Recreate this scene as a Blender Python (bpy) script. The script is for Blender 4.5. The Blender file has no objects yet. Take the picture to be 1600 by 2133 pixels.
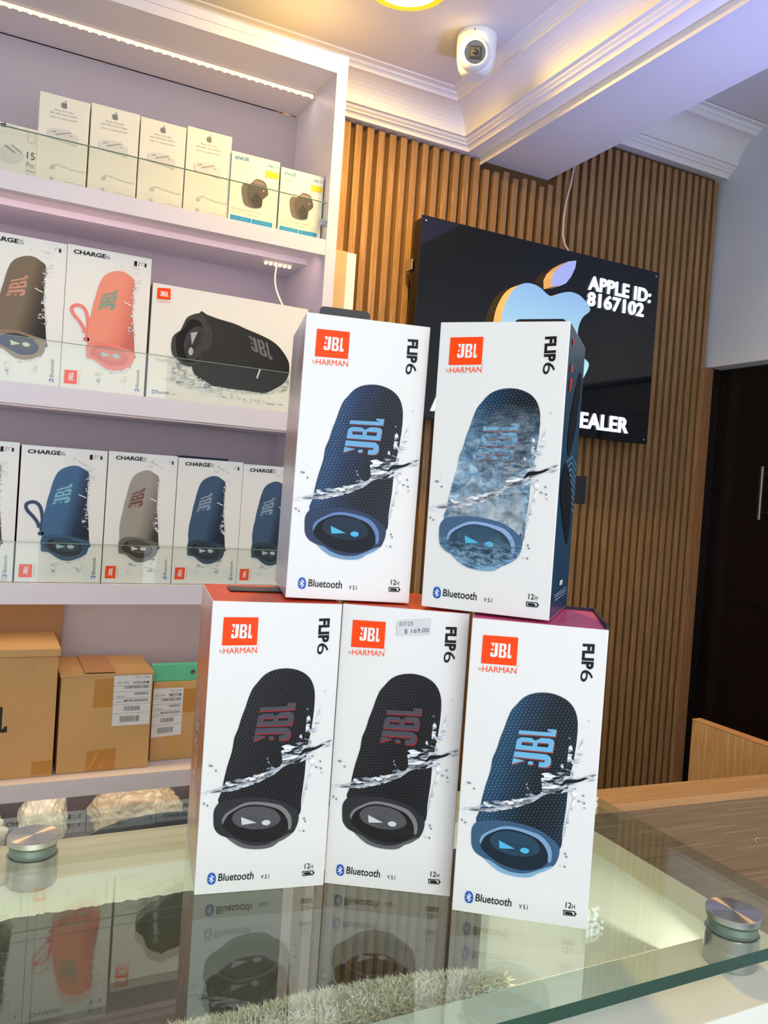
import bpy, bmesh, math, random
from mathutils import Vector, Matrix, noise
random.seed(7)
C = bpy.context.scene.collection
scene = bpy.context.scene
ZC = 1.2862                      # height of the lens above the floor; heights below are measured from it

# ------------------------------------------------------------------ camera
def cam_setup():
    cd = bpy.data.cameras.new('camera'); cam = bpy.data.objects.new('camera', cd); C.objects.link(cam)
    cd.sensor_fit = 'VERTICAL'; cd.sensor_height = 24.0
    cd.lens = 24.0 * 1680.4 / 2133.0
    cd.clip_start = 0.02; cd.clip_end = 50
    y, p, r = math.radians(26.4465), math.radians(-1.2711), math.radians(3.9155)
    f = Vector((math.sin(y)*math.cos(p), math.cos(y)*math.cos(p), math.sin(p)))
    r0 = Vector((math.cos(y), -math.sin(y), 0)); u0 = r0.cross(f)
    rt = math.cos(r)*r0 + math.sin(r)*u0; up = -math.sin(r)*r0 + math.cos(r)*u0
    m = Matrix((rt, up, -f)).transposed().to_4x4()
    m.translation = Vector((0, 0, ZC)); cam.matrix_world = m
    scene.camera = cam
cam_setup()

# ------------------------------------------------------------------ colour, exposure, world, large lights
scene.view_settings.view_transform = 'Standard'
scene.view_settings.look = 'None'
scene.view_settings.exposure = -0.1
scene.view_settings.gamma = 1.0
scene.view_settings.use_curve_mapping = False
scene.cycles.use_denoising = True
scene.cycles.max_bounces = 10
scene.cycles.transparent_max_bounces = 24
scene.cycles.sample_clamp_indirect = 6.0
w = bpy.data.worlds.new('shop_surroundings'); scene.world = w; w.use_nodes = True
bg = w.node_tree.nodes['Background']; bg.inputs[0].default_value = (0.66, 0.69, 0.78, 1); bg.inputs[1].default_value = 0.78

def lin(c):
    return tuple(((x/255)/12.92 if x/255 <= .04045 else ((x/255+.055)/1.055)**2.4) for x in c)
def area(name, loc, target, sx, sy, power, col, spread=math.pi):
    l = bpy.data.lights.new(name, 'AREA'); l.shape = 'RECTANGLE'; l.size = sx; l.size_y = sy
    l.energy = power; l.color = col; l.spread = spread
    o = bpy.data.objects.new(name, l); C.objects.link(o); o.location = loc
    d = Vector(target) - Vector(loc); o.rotation_euler = d.to_track_quat('-Z', 'Y').to_euler()
    return o
# daylight through the open shop front behind the photographer, then an added beam uplight and ceiling fill
area('shopfront_daylight', (-0.2, -2.2, 0.05), (0.8, 1.5, 0.1), 2.6, 1.8, 50, (0.82, 0.89, 1.0))
area('beam_uplight', (1.30, -0.1, -0.7), (1.20, 0.95, 0.87), 0.35, 0.35, 3.4, (0.34, 0.38, 1.0), 0.75)  # added blue uplight standing in for floor bounce, tints the beam's underside
area('ceiling_fill_light', (0.0, -0.7, 0.90), (0.2, 0.9, -0.4), 0.9, 0.5, 9, (1.0, 0.86, 0.66))  # added warm fill under the ceiling, no fixture stands for it

# ------------------------------------------------------------------ materials
MATS = {}
def nt(m):
    t = m.node_tree; return t, t.nodes, t.links
def M(name, rgb, rough=.5, metal=0., spec=.4, coat=0., bump=0., bscale=200., vary=0., vscale=20., emit=None, estr=0., stretch=None):
    if name in MATS: return MATS[name]
    m = bpy.data.materials.new(name); m.use_nodes = True; t, N, L = nt(m); b = N['Principled BSDF']
    c = lin(rgb)
    b.inputs['Base Color'].default_value = (*c, 1); b.inputs['Roughness'].default_value = rough
    b.inputs['Metallic'].default_value = metal; b.inputs['Specular IOR Level'].default_value = spec
    b.inputs['Coat Weight'].default_value = coat; b.inputs['Coat Roughness'].default_value = .08
    if emit: b.inputs['Emission Color'].default_value = (*lin(emit), 1); b.inputs['Emission Strength'].default_value = estr
    if vary or bump:
        tc = N.new('ShaderNodeTexCoord'); mp = N.new('ShaderNodeMapping'); L.new(tc.outputs['Object'], mp.inputs[0])
        if stretch: mp.inputs['Scale'].default_value = stretch
    if vary:
        n = N.new('ShaderNodeTexNoise'); n.inputs['Scale'].default_value = vscale; n.inputs['Detail'].default_value = 5
        L.new(mp.outputs[0], n.inputs['Vector'])
        r = N.new('ShaderNodeValToRGB'); L.new(n.outputs['Fac'], r.inputs[0])
        r.color_ramp.elements[0].position = .3; r.color_ramp.elements[1].position = .7
        r.color_ramp.elements[0].color = (*[x*(1-vary) for x in c], 1); r.color_ramp.elements[1].color = (*[min(1, x*(1+vary*.6)) for x in c], 1)
        L.new(r.outputs[0], b.inputs['Base Color'])
    if bump:
        n = N.new('ShaderNodeTexNoise'); n.inputs['Scale'].default_value = bscale; n.inputs['Detail'].default_value = 4
        L.new(mp.outputs[0], n.inputs['Vector']); bp = N.new('ShaderNodeBump'); bp.inputs['Strength'].default_value = bump; bp.inputs['Distance'].default_value = .002
        L.new(n.outputs['Fac'], bp.inputs['Height']); L.new(bp.outputs[0], b.inputs['Normal'])
    MATS[name] = m; return m
def ramp(N, stops):
    r = N.new('ShaderNodeValToRGB'); e = r.color_ramp.elements
    while len(e) < len(stops): e.new(.5)
    for i, (p, c) in enumerate(stops): e[i].position = p; e[i].color = (*lin(c), 1)
    return r
def wood(name, dark, light, scale=(1, 1, 1), rings=18., rough=.45, fine=.25):
    if name in MATS: return MATS[name]
    m = bpy.data.materials.new(name); m.use_nodes = True; t, N, L = nt(m); b = N['Principled BSDF']
    tc = N.new('ShaderNodeTexCoord'); mp = N.new('ShaderNodeMapping'); mp.inputs['Scale'].default_value = scale
    L.new(tc.outputs['Object'], mp.inputs[0])
    n = N.new('ShaderNodeTexNoise'); n.inputs['Scale'].default_value = rings; n.inputs['Detail'].default_value = 6; n.inputs['Distortion'].default_value = .6
    L.new(mp.outputs[0], n.inputs['Vector'])
    r = ramp(N, [(.30, dark), (.42, [a*.35+b_*.65 for a, b_ in zip(dark, light)]), (.5, [a*.7+b_*.3 for a, b_ in zip(dark, light)]), (.62, light)])
    L.new(n.outputs['Fac'], r.inputs[0]); L.new(r.outputs[0], b.inputs['Base Color'])
    b.inputs['Roughness'].default_value = rough
    MATS[name] = m; return m
def glass(name, tint=(.93, .97, .95), ior=1.5, boost=1.0):
    """a thin clear pane: tinted see-through mixed with mirror reflection by angle"""
    if name in MATS: return MATS[name]
    m = bpy.data.materials.new(name); m.use_nodes = True; t, N, L = nt(m)
    for x in list(N):
        if x.type == 'BSDF_PRINCIPLED': N.remove(x)
    tr = N.new('ShaderNodeBsdfTransparent'); tr.inputs[0].default_value = (*tint, 1)
    gl = N.new('ShaderNodeBsdfGlossy'); gl.inputs['Roughness'].default_value = 0.0; gl.inputs['Color'].default_value = (.95, 1, .98, 1)
    ge = N.new('ShaderNodeNewGeometry'); dt = N.new('ShaderNodeVectorMath'); dt.operation = 'DOT_PRODUCT'
    L.new(ge.outputs['Incoming'], dt.inputs[0]); L.new(ge.outputs['Normal'], dt.inputs[1])
    def mm(op, x, y):
        n = N.new('ShaderNodeMath'); n.operation = op
        for i, v in enumerate((x, y)):
            if isinstance(v, (int, float)): n.inputs[i].default_value = v
            else: L.new(v, n.inputs[i])
        return n
    r0 = ((ior-1)/(ior+1))**2                    # reflection by viewing angle, the same from either side of the pane
    pw = mm('POWER', mm('SUBTRACT', 1.0, mm('ABSOLUTE', dt.outputs['Value'], 0).outputs[0]).outputs[0], 5)
    mu = mm('MULTIPLY', mm('ADD', mm('MULTIPLY', pw.outputs[0], 1-r0).outputs[0], r0).outputs[0], boost); mu.use_clamp = True
    mx = N.new('ShaderNodeMixShader'); L.new(mu.outputs[0], mx.inputs[0]); L.new(tr.outputs[0], mx.inputs[1]); L.new(gl.outputs[0], mx.inputs[2])
    L.new(mx.outputs[0], N['Material Output'].inputs[0])
    MATS[name] = m; return m
def print_body(name, stops, a, b, wd, dots=None, ang=0.2, pitch=.0027):
    """printed picture of a woven speaker: tone across the printed barrel, rows of woven dots"""
    if name in MATS: return MATS[name]
    m = bpy.data.materials.new(name); m.use_nodes = True; t, N, L = nt(m); bs = N['Principled BSDF']; bs.inputs['Roughness'].default_value = .45; bs.inputs['Specular IOR Level'].default_value = .25
    tc = N.new('ShaderNodeTexCoord'); sx = N.new('ShaderNodeSeparateXYZ'); L.new(tc.outputs['Object'], sx.inputs[0])
    def math_(op, x, y):
        n = N.new('ShaderNodeMath'); n.operation = op
        for i, v in enumerate((x, y)):
            if isinstance(v, (int, float)): n.inputs[i].default_value = v
            else: L.new(v, n.inputs[i])
        return n.outputs[0]
    t0 = math_('DIVIDE', math_('SUBTRACT', math_('SUBTRACT', sx.outputs['X'], a), math_('MULTIPLY', sx.outputs['Z'], b)), wd)
    r = ramp(N, stops); L.new(t0, r.inputs[0]); col = r.outputs[0]
    if dots:
        mp = N.new('ShaderNodeMapping'); mp.inputs['Rotation'].default_value = (0, ang, 0); mp.inputs['Scale'].default_value = (1/pitch, 1, 1.35/pitch)
        L.new(tc.outputs['Object'], mp.inputs[0])
        s2 = N.new('ShaderNodeSeparateXYZ'); L.new(mp.outputs[0], s2.inputs[0])
        fl = math_('FLOOR', s2.outputs['Z'], 0); xo = math_('ADD', s2.outputs['X'], math_('MULTIPLY', fl, .5))
        dx = math_('ABSOLUTE', math_('SUBTRACT', math_('FRACT', xo, 0), .5), 0); dz = math_('ABSOLUTE', math_('SUBTRACT', math_('FRACT', s2.outputs['Z'], 0), .5), 0)
        d = math_('ADD', math_('MULTIPLY', dx, 1.6), math_('MULTIPLY', dz, 1.3))
        k = ramp(N, [(0.18, (255, 255, 255)), (.62, (0, 0, 0))]); L.new(d, k.inputs[0])
        mx = N.new('ShaderNodeMix'); mx.data_type = 'RGBA'; L.new(k.outputs[0], mx.inputs[0])
        da = N.new('ShaderNodeMix'); da.data_type = 'RGBA'; da.blend_type = 'MULTIPLY'; da.inputs[0].default_value = 1; L.new(col, da.inputs[6]); da.inputs[7].default_value = (.35, .35, .35, 1)
        li = N.new('ShaderNodeMix'); li.data_type = 'RGBA'; li.blend_type = 'ADD'; li.inputs[0].default_value = 1; L.new(col, li.inputs[6]); li.inputs[7].default_value = (*lin(dots), 1)
        L.new(da.outputs[2], mx.inputs[6]); L.new(li.outputs[2], mx.inputs[7]); col = mx.outputs[2]
    L.new(col, bs.inputs['Base Color'])
    MATS[name] = m; return m
def water(name, cols=((245, 248, 250), (190, 202, 212), (120, 135, 148)), cover=.5, scale=120, alpha=1.0, seed=0):
    """printed splash: broken pale ink with gaps"""
    if name in MATS: return MATS[name]
    m = bpy.data.materials.new(name); m.use_nodes = True; t, N, L = nt(m); b = N['Principled BSDF']; b.inputs['Roughness'].default_value = .4
    tc = N.new('ShaderNodeTexCoord'); mp = N.new('ShaderNodeMapping'); mp.inputs['Rotation'].default_value = (0, .35, 0); mp.inputs['Scale'].default_value = (.45, 1, 1.3); mp.inputs['Location'].default_value = (seed, seed, 0)
    L.new(tc.outputs['Object'], mp.inputs[0])
    n = N.new('ShaderNodeTexNoise'); n.inputs['Scale'].default_value = scale; n.inputs['Detail'].default_value = 6; n.inputs['Distortion'].default_value = 1.2; L.new(mp.outputs[0], n.inputs['Vector'])
    r = ramp(N, [(.36, cols[2]), (.47, cols[1]), (.58, cols[0])]); L.new(n.outputs['Fac'], r.inputs[0]); L.new(r.outputs[0], b.inputs['Base Color'])
    n2 = N.new('ShaderNodeTexNoise'); n2.inputs['Scale'].default_value = scale*.8; n2.inputs['Detail'].default_value = 5; n2.inputs['Distortion'].default_value = 1.5
    mp2 = N.new('ShaderNodeMapping'); mp2.inputs['Location'].default_value = (3.1, 1.7+seed, 2.2); L.new(mp.outputs[0], mp2.inputs[0]); L.new(mp2.outputs[0], n2.inputs['Vector'])
    lo = .5-(cover-.5)*.5
    r2 = ramp(N, [(max(0, lo-.05), (0, 0, 0)), (min(1, lo+.05), (255, 255, 255))]); L.new(n2.outputs['Fac'], r2.inputs[0])
    mu = N.new('ShaderNodeMath'); mu.operation = 'MULTIPLY'; mu.inputs[1].default_value = alpha; L.new(r2.outputs[0], mu.inputs[0])
    L.new(mu.outputs[0], b.inputs['Alpha'])
    MATS[name] = m; return m

def mist(name, cols, z0, z1, z2, z3, a_, scale=90, seed=0):
    m = water(name, cols, .5, scale, 1.0, seed); t, N, L = nt(m); b = N['Principled BSDF']
    tc = N.new('ShaderNodeTexCoord'); sx = N.new('ShaderNodeSeparateXYZ'); L.new(tc.outputs['Object'], sx.inputs[0])
    r = N.new('ShaderNodeValToRGB'); e = r.color_ramp.elements; e.new(.5); e.new(.6)
    for el, (p, v) in zip(e, ((z0, 0), (z1, 1), (z2, 1), (z3, 0))): el.position = p; el.color = (v, v, v, 1)
    d = N.new('ShaderNodeMath'); d.operation = 'DIVIDE'; d.inputs[1].default_value = .205; L.new(sx.outputs['Z'], d.inputs[0]); L.new(d.outputs[0], r.inputs[0])
    n = N.new('ShaderNodeTexNoise'); n.inputs['Scale'].default_value = scale*1.3; n.inputs['Detail'].default_value = 6; n.inputs['Distortion'].default_value = 1.0; L.new(tc.outputs['Object'], n.inputs['Vector'])
    q = N.new('ShaderNodeMapRange'); q.inputs[1].default_value = .3; q.inputs[2].default_value = .62; q.inputs[3].default_value = .1; q.inputs[4].default_value = 1; L.new(n.outputs['Fac'], q.inputs[0])
    u = N.new('ShaderNodeMath'); u.operation = 'MULTIPLY'; L.new(r.outputs[0], u.inputs[0]); L.new(q.outputs[0], u.inputs[1])
    u2 = N.new('ShaderNodeMath'); u2.operation = 'MULTIPLY'; u2.inputs[1].default_value = a_; L.new(u.outputs[0], u2.inputs[0]); L.new(u2.outputs[0], b.inputs['Alpha'])
    return m
laminate = M('white_laminate', (222, 217, 228), .42, vary=.03, vscale=6)
plaster = M('ceiling_paint', (214, 212, 208), .75, vary=.03, vscale=5)
crownm = M('crown_paint', (226, 224, 218), .6)
wallwhite = M('wall_paint', (212, 222, 232), .6, vary=.03, vscale=4)
steel = M('polished_steel', (205, 205, 205), .16, metal=1)
black = M('black_ink', (16, 16, 18), .5, spec=.2)
white = M('white_ink', (240, 240, 238), .45)
orange = M('orange_ink', (255, 72, 0), .5, spec=.2)
cardwhite = M('white_carton', (232, 233, 230), .38, coat=.15)

# ------------------------------------------------------------------ geometry helpers
class MB:
    def __init__(s): s.v = []; s.f = []; s.m = []; s.sm = []
    def poly(s, pts, mat=0, smooth=False):
        i = len(s.v); s.v += [tuple(p) for p in pts]; s.f.append(tuple(range(i, i+len(pts)))); s.m.append(mat); s.sm.append(smooth)
    def faces(s, vs, fs, mat=0, smooth=False):
        i = len(s.v); s.v += [tuple(p) for p in vs]
        for f in fs: s.f.append(tuple(i+k for k in f)); s.m.append(mat); s.sm.append(smooth)
    def box(s, x0, y0, z0, x1, y1, z1, mat=0, bevel=0, mats=None, M4=None):
        bm = bmesh.new(); bmesh.ops.create_cube(bm, size=1)
        for v in bm.verts: v.co = Vector(((x0+x1)/2+v.co.x*(x1-x0), (y0+y1)/2+v.co.y*(y1-y0), (z0+z1)/2+v.co.z*(z1-z0)))
        for f in bm.faces:
            f.material_index = mat
            if mats:
                n = f.normal; k = ('L' if n.x < -.5 else 'R' if n.x > .5 else 'F' if n.y < -.5 else 'K' if n.y > .5 else 'B' if n.z < -.5 else 'T')
                f.material_index = mats.get(k, mat)
        if bevel: bmesh.ops.bevel(bm, geom=bm.edges[:], offset=bevel, segments=2, affect='EDGES', profile=.6)
        bm.verts.ensure_lookup_table(); i = len(s.v)
        for v in bm.verts: s.v.append(tuple((M4 @ v.co) if M4 else v.co))
        for f in bm.faces: s.f.append(tuple(i+v.index for v in f.verts)); s.m.append(f.material_index); s.sm.append(False)
        bm.free()
    def lathe(s, prof, c=(0, 0, 0), n=48, mat=0, M4=None, smooth=True, capmat=None, split=False):
        if split:                                  # crisp edges: every band has its own ring of points
            for a, b in zip(prof, prof[1:]):
                i0 = len(s.v); T = M4 or Matrix.Translation(c)
                for r, z in (a, b):
                    for k in range(n): q = 2*math.pi*k/n; s.v.append(tuple(T @ Vector((r*math.cos(q), r*math.sin(q), z))))
                for k in range(n): p_, q_ = i0+k, i0+(k+1) % n; s.f.append((p_, q_, q_+n, p_+n)); s.m.append(mat); s.sm.append(True)
            for (r, z), rev in ((prof[0], True), (prof[-1], False)):
                i0 = len(s.v); T = M4 or Matrix.Translation(c)
                for k in range(n): q = 2*math.pi*k/n; s.v.append(tuple(T @ Vector((r*math.cos(q), r*math.sin(q), z))))
                fc = tuple(range(i0, i0+n)); s.f.append(fc[::-1] if rev else fc); s.m.append(mat); s.sm.append(False)
            return
        i0 = len(s.v); M4 = M4 or Matrix.Translation(c)
        for r, z in prof:
            for k in range(n):
                a = 2*math.pi*k/n; s.v.append(tuple(M4 @ Vector((r*math.cos(a), r*math.sin(a), z))))
        for j in range(len(prof)-1):
            for k in range(n):
                a, b = i0+j*n+k, i0+j*n+(k+1) % n
                s.f.append((a, b, b+n, a+n)); s.m.append(mat); s.sm.append(smooth)
        cm = mat if capmat is None else capmat
        s.f.append(tuple(i0+k for k in range(n))[::-1]); s.m.append(mat); s.sm.append(False)
        s.f.append(tuple(i0+(len(prof)-1)*n+k for k in range(n))); s.m.append(cm); s.sm.append(False)
    def tube(s, pts, r, n=8, mat=0):
        pts = [Vector(p) for p in pts]; i0 = len(s.v)
        for j, p in enumerate(pts):
            t = (pts[min(j+1, len(pts)-1)]-pts[max(j-1, 0)]).normalized()
            a = t.orthogonal().normalized() if j == 0 else (a-t*a.dot(t)).normalized()
            b = t.cross(a)
            for k in range(n):
                q = 2*math.pi*k/n; s.v.append(tuple(p+r*(math.cos(q)*a+math.sin(q)*b)))
        for j in range(len(pts)-1):
            for k in range(n):
                a1, b1 = i0+j*n+k, i0+j*n+(k+1) % n; s.f.append((a1, b1, b1+n, a1+n)); s.m.append(mat); s.sm.append(True)
    def build(s, name, mats, parent=None, loc=None):
        me = bpy.data.meshes.new(name); me.from_pydata(s.v, [], s.f)
        for m in (mats if isinstance(mats, (list, tuple)) else [mats]): me.materials.append(m)
        for p, k, q in zip(me.polygons, s.m, s.sm): p.material_index = k; p.use_smooth = q
        me.update(); o = bpy.data.objects.new(name, me); C.objects.link(o)
        if parent: o.parent = parent
        if loc: o.location = loc
        return o
def fixn(o):
    bm = bmesh.new(); bm.from_mesh(o.data); bmesh.ops.recalc_face_normals(bm, faces=bm.faces[:]); bm.to_mesh(o.data); bm.free(); return o
def tag(o, label, cat, group=None):
    o['label'] = label; o['category'] = cat
    if group: o['group'] = group
    return o
def thing(name, label, cat, loc=(0, 0, 0), rz=0, group=None):
    o = bpy.data.objects.new(name, None); C.objects.link(o); o.empty_display_size = .05
    o.location = loc; o.rotation_euler = (0, 0, rz); return tag(o, label, cat, group)
def struct(o): o['kind'] = 'structure'; return o
def smoothpts(p, k=3):
    out = []; n = len(p)
    for i in range(n):
        a, b, c, d = (p[(i-1) % n], p[i], p[(i+1) % n], p[(i+2) % n])
        for j in range(k):
            t = j/k
            out.append(tuple(.5*((2*b[q])+(-a[q]+c[q])*t+(2*a[q]-5*b[q]+4*c[q]-d[q])*t*t+(-a[q]+3*b[q]-3*c[q]+d[q])*t**3) for q in (0, 1)))
    return out
_txt = {}
def textmesh(s, off=0.0, sx=1.0, space=1.0):
    """letters as flat faces, scaled to the unit square"""
    key = (s, off, space)
    if key not in _txt:
        cu = bpy.data.curves.new('t', 'FONT'); cu.body = s; cu.offset = off; cu.resolution_u = 3; cu.space_character = space
        ob = bpy.data.objects.new('t', cu); me = bpy.data.meshes.new_from_object(ob)
        vs = [(v.co.x, v.co.y) for v in me.vertices]; fs = [tuple(p.vertices) for p in me.polygons]
        bpy.data.objects.remove(ob); bpy.data.curves.remove(cu); bpy.data.meshes.remove(me)
        x0 = min(v[0] for v in vs); x1 = max(v[0] for v in vs); y0 = min(v[1] for v in vs); y1 = max(v[1] for v in vs)
        _txt[key] = ([((x-x0)/(x1-x0), (y-y0)/(y1-y0)) for x, y in vs], fs)
    return _txt[key]
JBL = [[(0, 1), (.17, 1), (.13, .68)], [(.04, .56), (.08, .6), (.13, .56), (.13, .48), (.08, .44), (.04, .48)],
       [(.20, 1), (.35, 1), (.35, .14), (.29, .03), (.2, 0), (.1, 0), (.03, .05), (.01, .14), (.01, .3), (.14, .3), (.14, .17), (.2, .15)],
       [(.41, 0), (.53, 0), (.53, 1), (.41, 1)], [(.53, .86), (.53, 1), (.66, 1), (.73, .93), (.74, .86)], [(.62, .86), (.74, .86), (.74, .62), (.62, .62)],
       [(.53, .44), (.72, .44), (.68, .5), (.70, .56), (.74, .62), (.62, .62), (.62, .56), (.53, .56)], [(.62, .44), (.72, .44), (.76, .36), (.76, .14), (.63, .14), (.63, .4)],
       [(.53, 0), (.68, 0), (.74, .05), (.76, .14), (.53, .14)],
       [(.82, 0), (1, 0), (1, .24), (.96, .24), (.94, .15), (.92, .13), (.92, 1), (.82, 1)]]
class Art:
    """flat printing on one face of a carton; (u, v) in face fractions"""
    def __init__(s, W, H, D=0, side='F', step=.00012, base=.0003):
        s.W, s.H, s.D, s.side, s.step, s.base = W, H, D, side, step, base; s.mb = MB(); s.mats = []
    def P(s, u, v, l):
        o = s.base+l*s.step
        if s.side == 'F': return (u*s.W, -o, v*s.H)
        if s.side == 'R': return (s.W+o, u*s.D, v*s.H)
        if s.side == 'L': return (-o, s.D-u*s.D, v*s.H)
        return (u*s.W, v*s.D, s.H+o)
    def mi(s, m):
        if m not in s.mats: s.mats.append(m)
        return s.mats.index(m)
    def poly(s, pts, m, l=1, smooth=0):
        if smooth: pts = smoothpts(pts, smooth)
        s.mb.poly([s.P(u, v, l) for u, v in pts], s.mi(m))
    def quadmap(s, q, x, y):
        (a, b), (c, d), (e, f), (g, h) = q
        return ((1-x)*(1-y)*a+x*(1-y)*c+x*y*e+(1-x)*y*g, (1-x)*(1-y)*b+x*(1-y)*d+x*y*f+(1-x)*y*h)
    def text(s, st, q, m, l=2, off=0.0, space=1.0):
        vs, fs = textmesh(st, off, space=space)
        s.mb.faces([s.P(*s.quadmap(q, x, y), l) for x, y in vs], fs, s.mi(m))
    def jbl(s, q, m, l=3):
        for p in JBL: s.poly([s.quadmap(q, x, y) for x, y in p], m, l)
    def disc(s, u, v, ru, rv, m, l=1, n=12):
        s.poly([(u+ru*math.cos(2*math.pi*k/n), v+rv*math.sin(2*math.pi*k/n)) for k in range(n)], m, l)
    def stroke(s, pts, wd, m, l=1, closed=False):
        """polyline of constant real width"""
        P = [Vector((u*s.W, v*s.H)) for u, v in pts]; cl = len(P) > 3 and (P[0]-P[-1]).length < 1e-6
        if cl: P = P[:-1]
        n_ = len(P); sd = []
        def nrm(a, b): d = (b-a).normalized(); return Vector((-d.y, d.x))
        for i in range(n_):
            a = nrm(P[i-1], P[i]) if (i or cl) else nrm(P[0], P[1]); b = nrm(P[i], P[(i+1) % n_]) if (i < n_-1 or cl) else a
            q = a+b; q = q.normalized() if q.length > 1e-4 else b; k = wd/2/max(.55, q.dot(b)); sd.append((P[i]+q*k, P[i]-q*k))
        for i in range(n_ if cl else n_-1):
            (a, b), (c, d) = sd[i], sd[(i+1) % n_]
            s.poly([(p.x/s.W, p.y/s.H) for p in (a, b, d, c)], m, l+i*.004)
    def build(s, name, parent):
        return s.mb.build(name, s.mats, parent)
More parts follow.
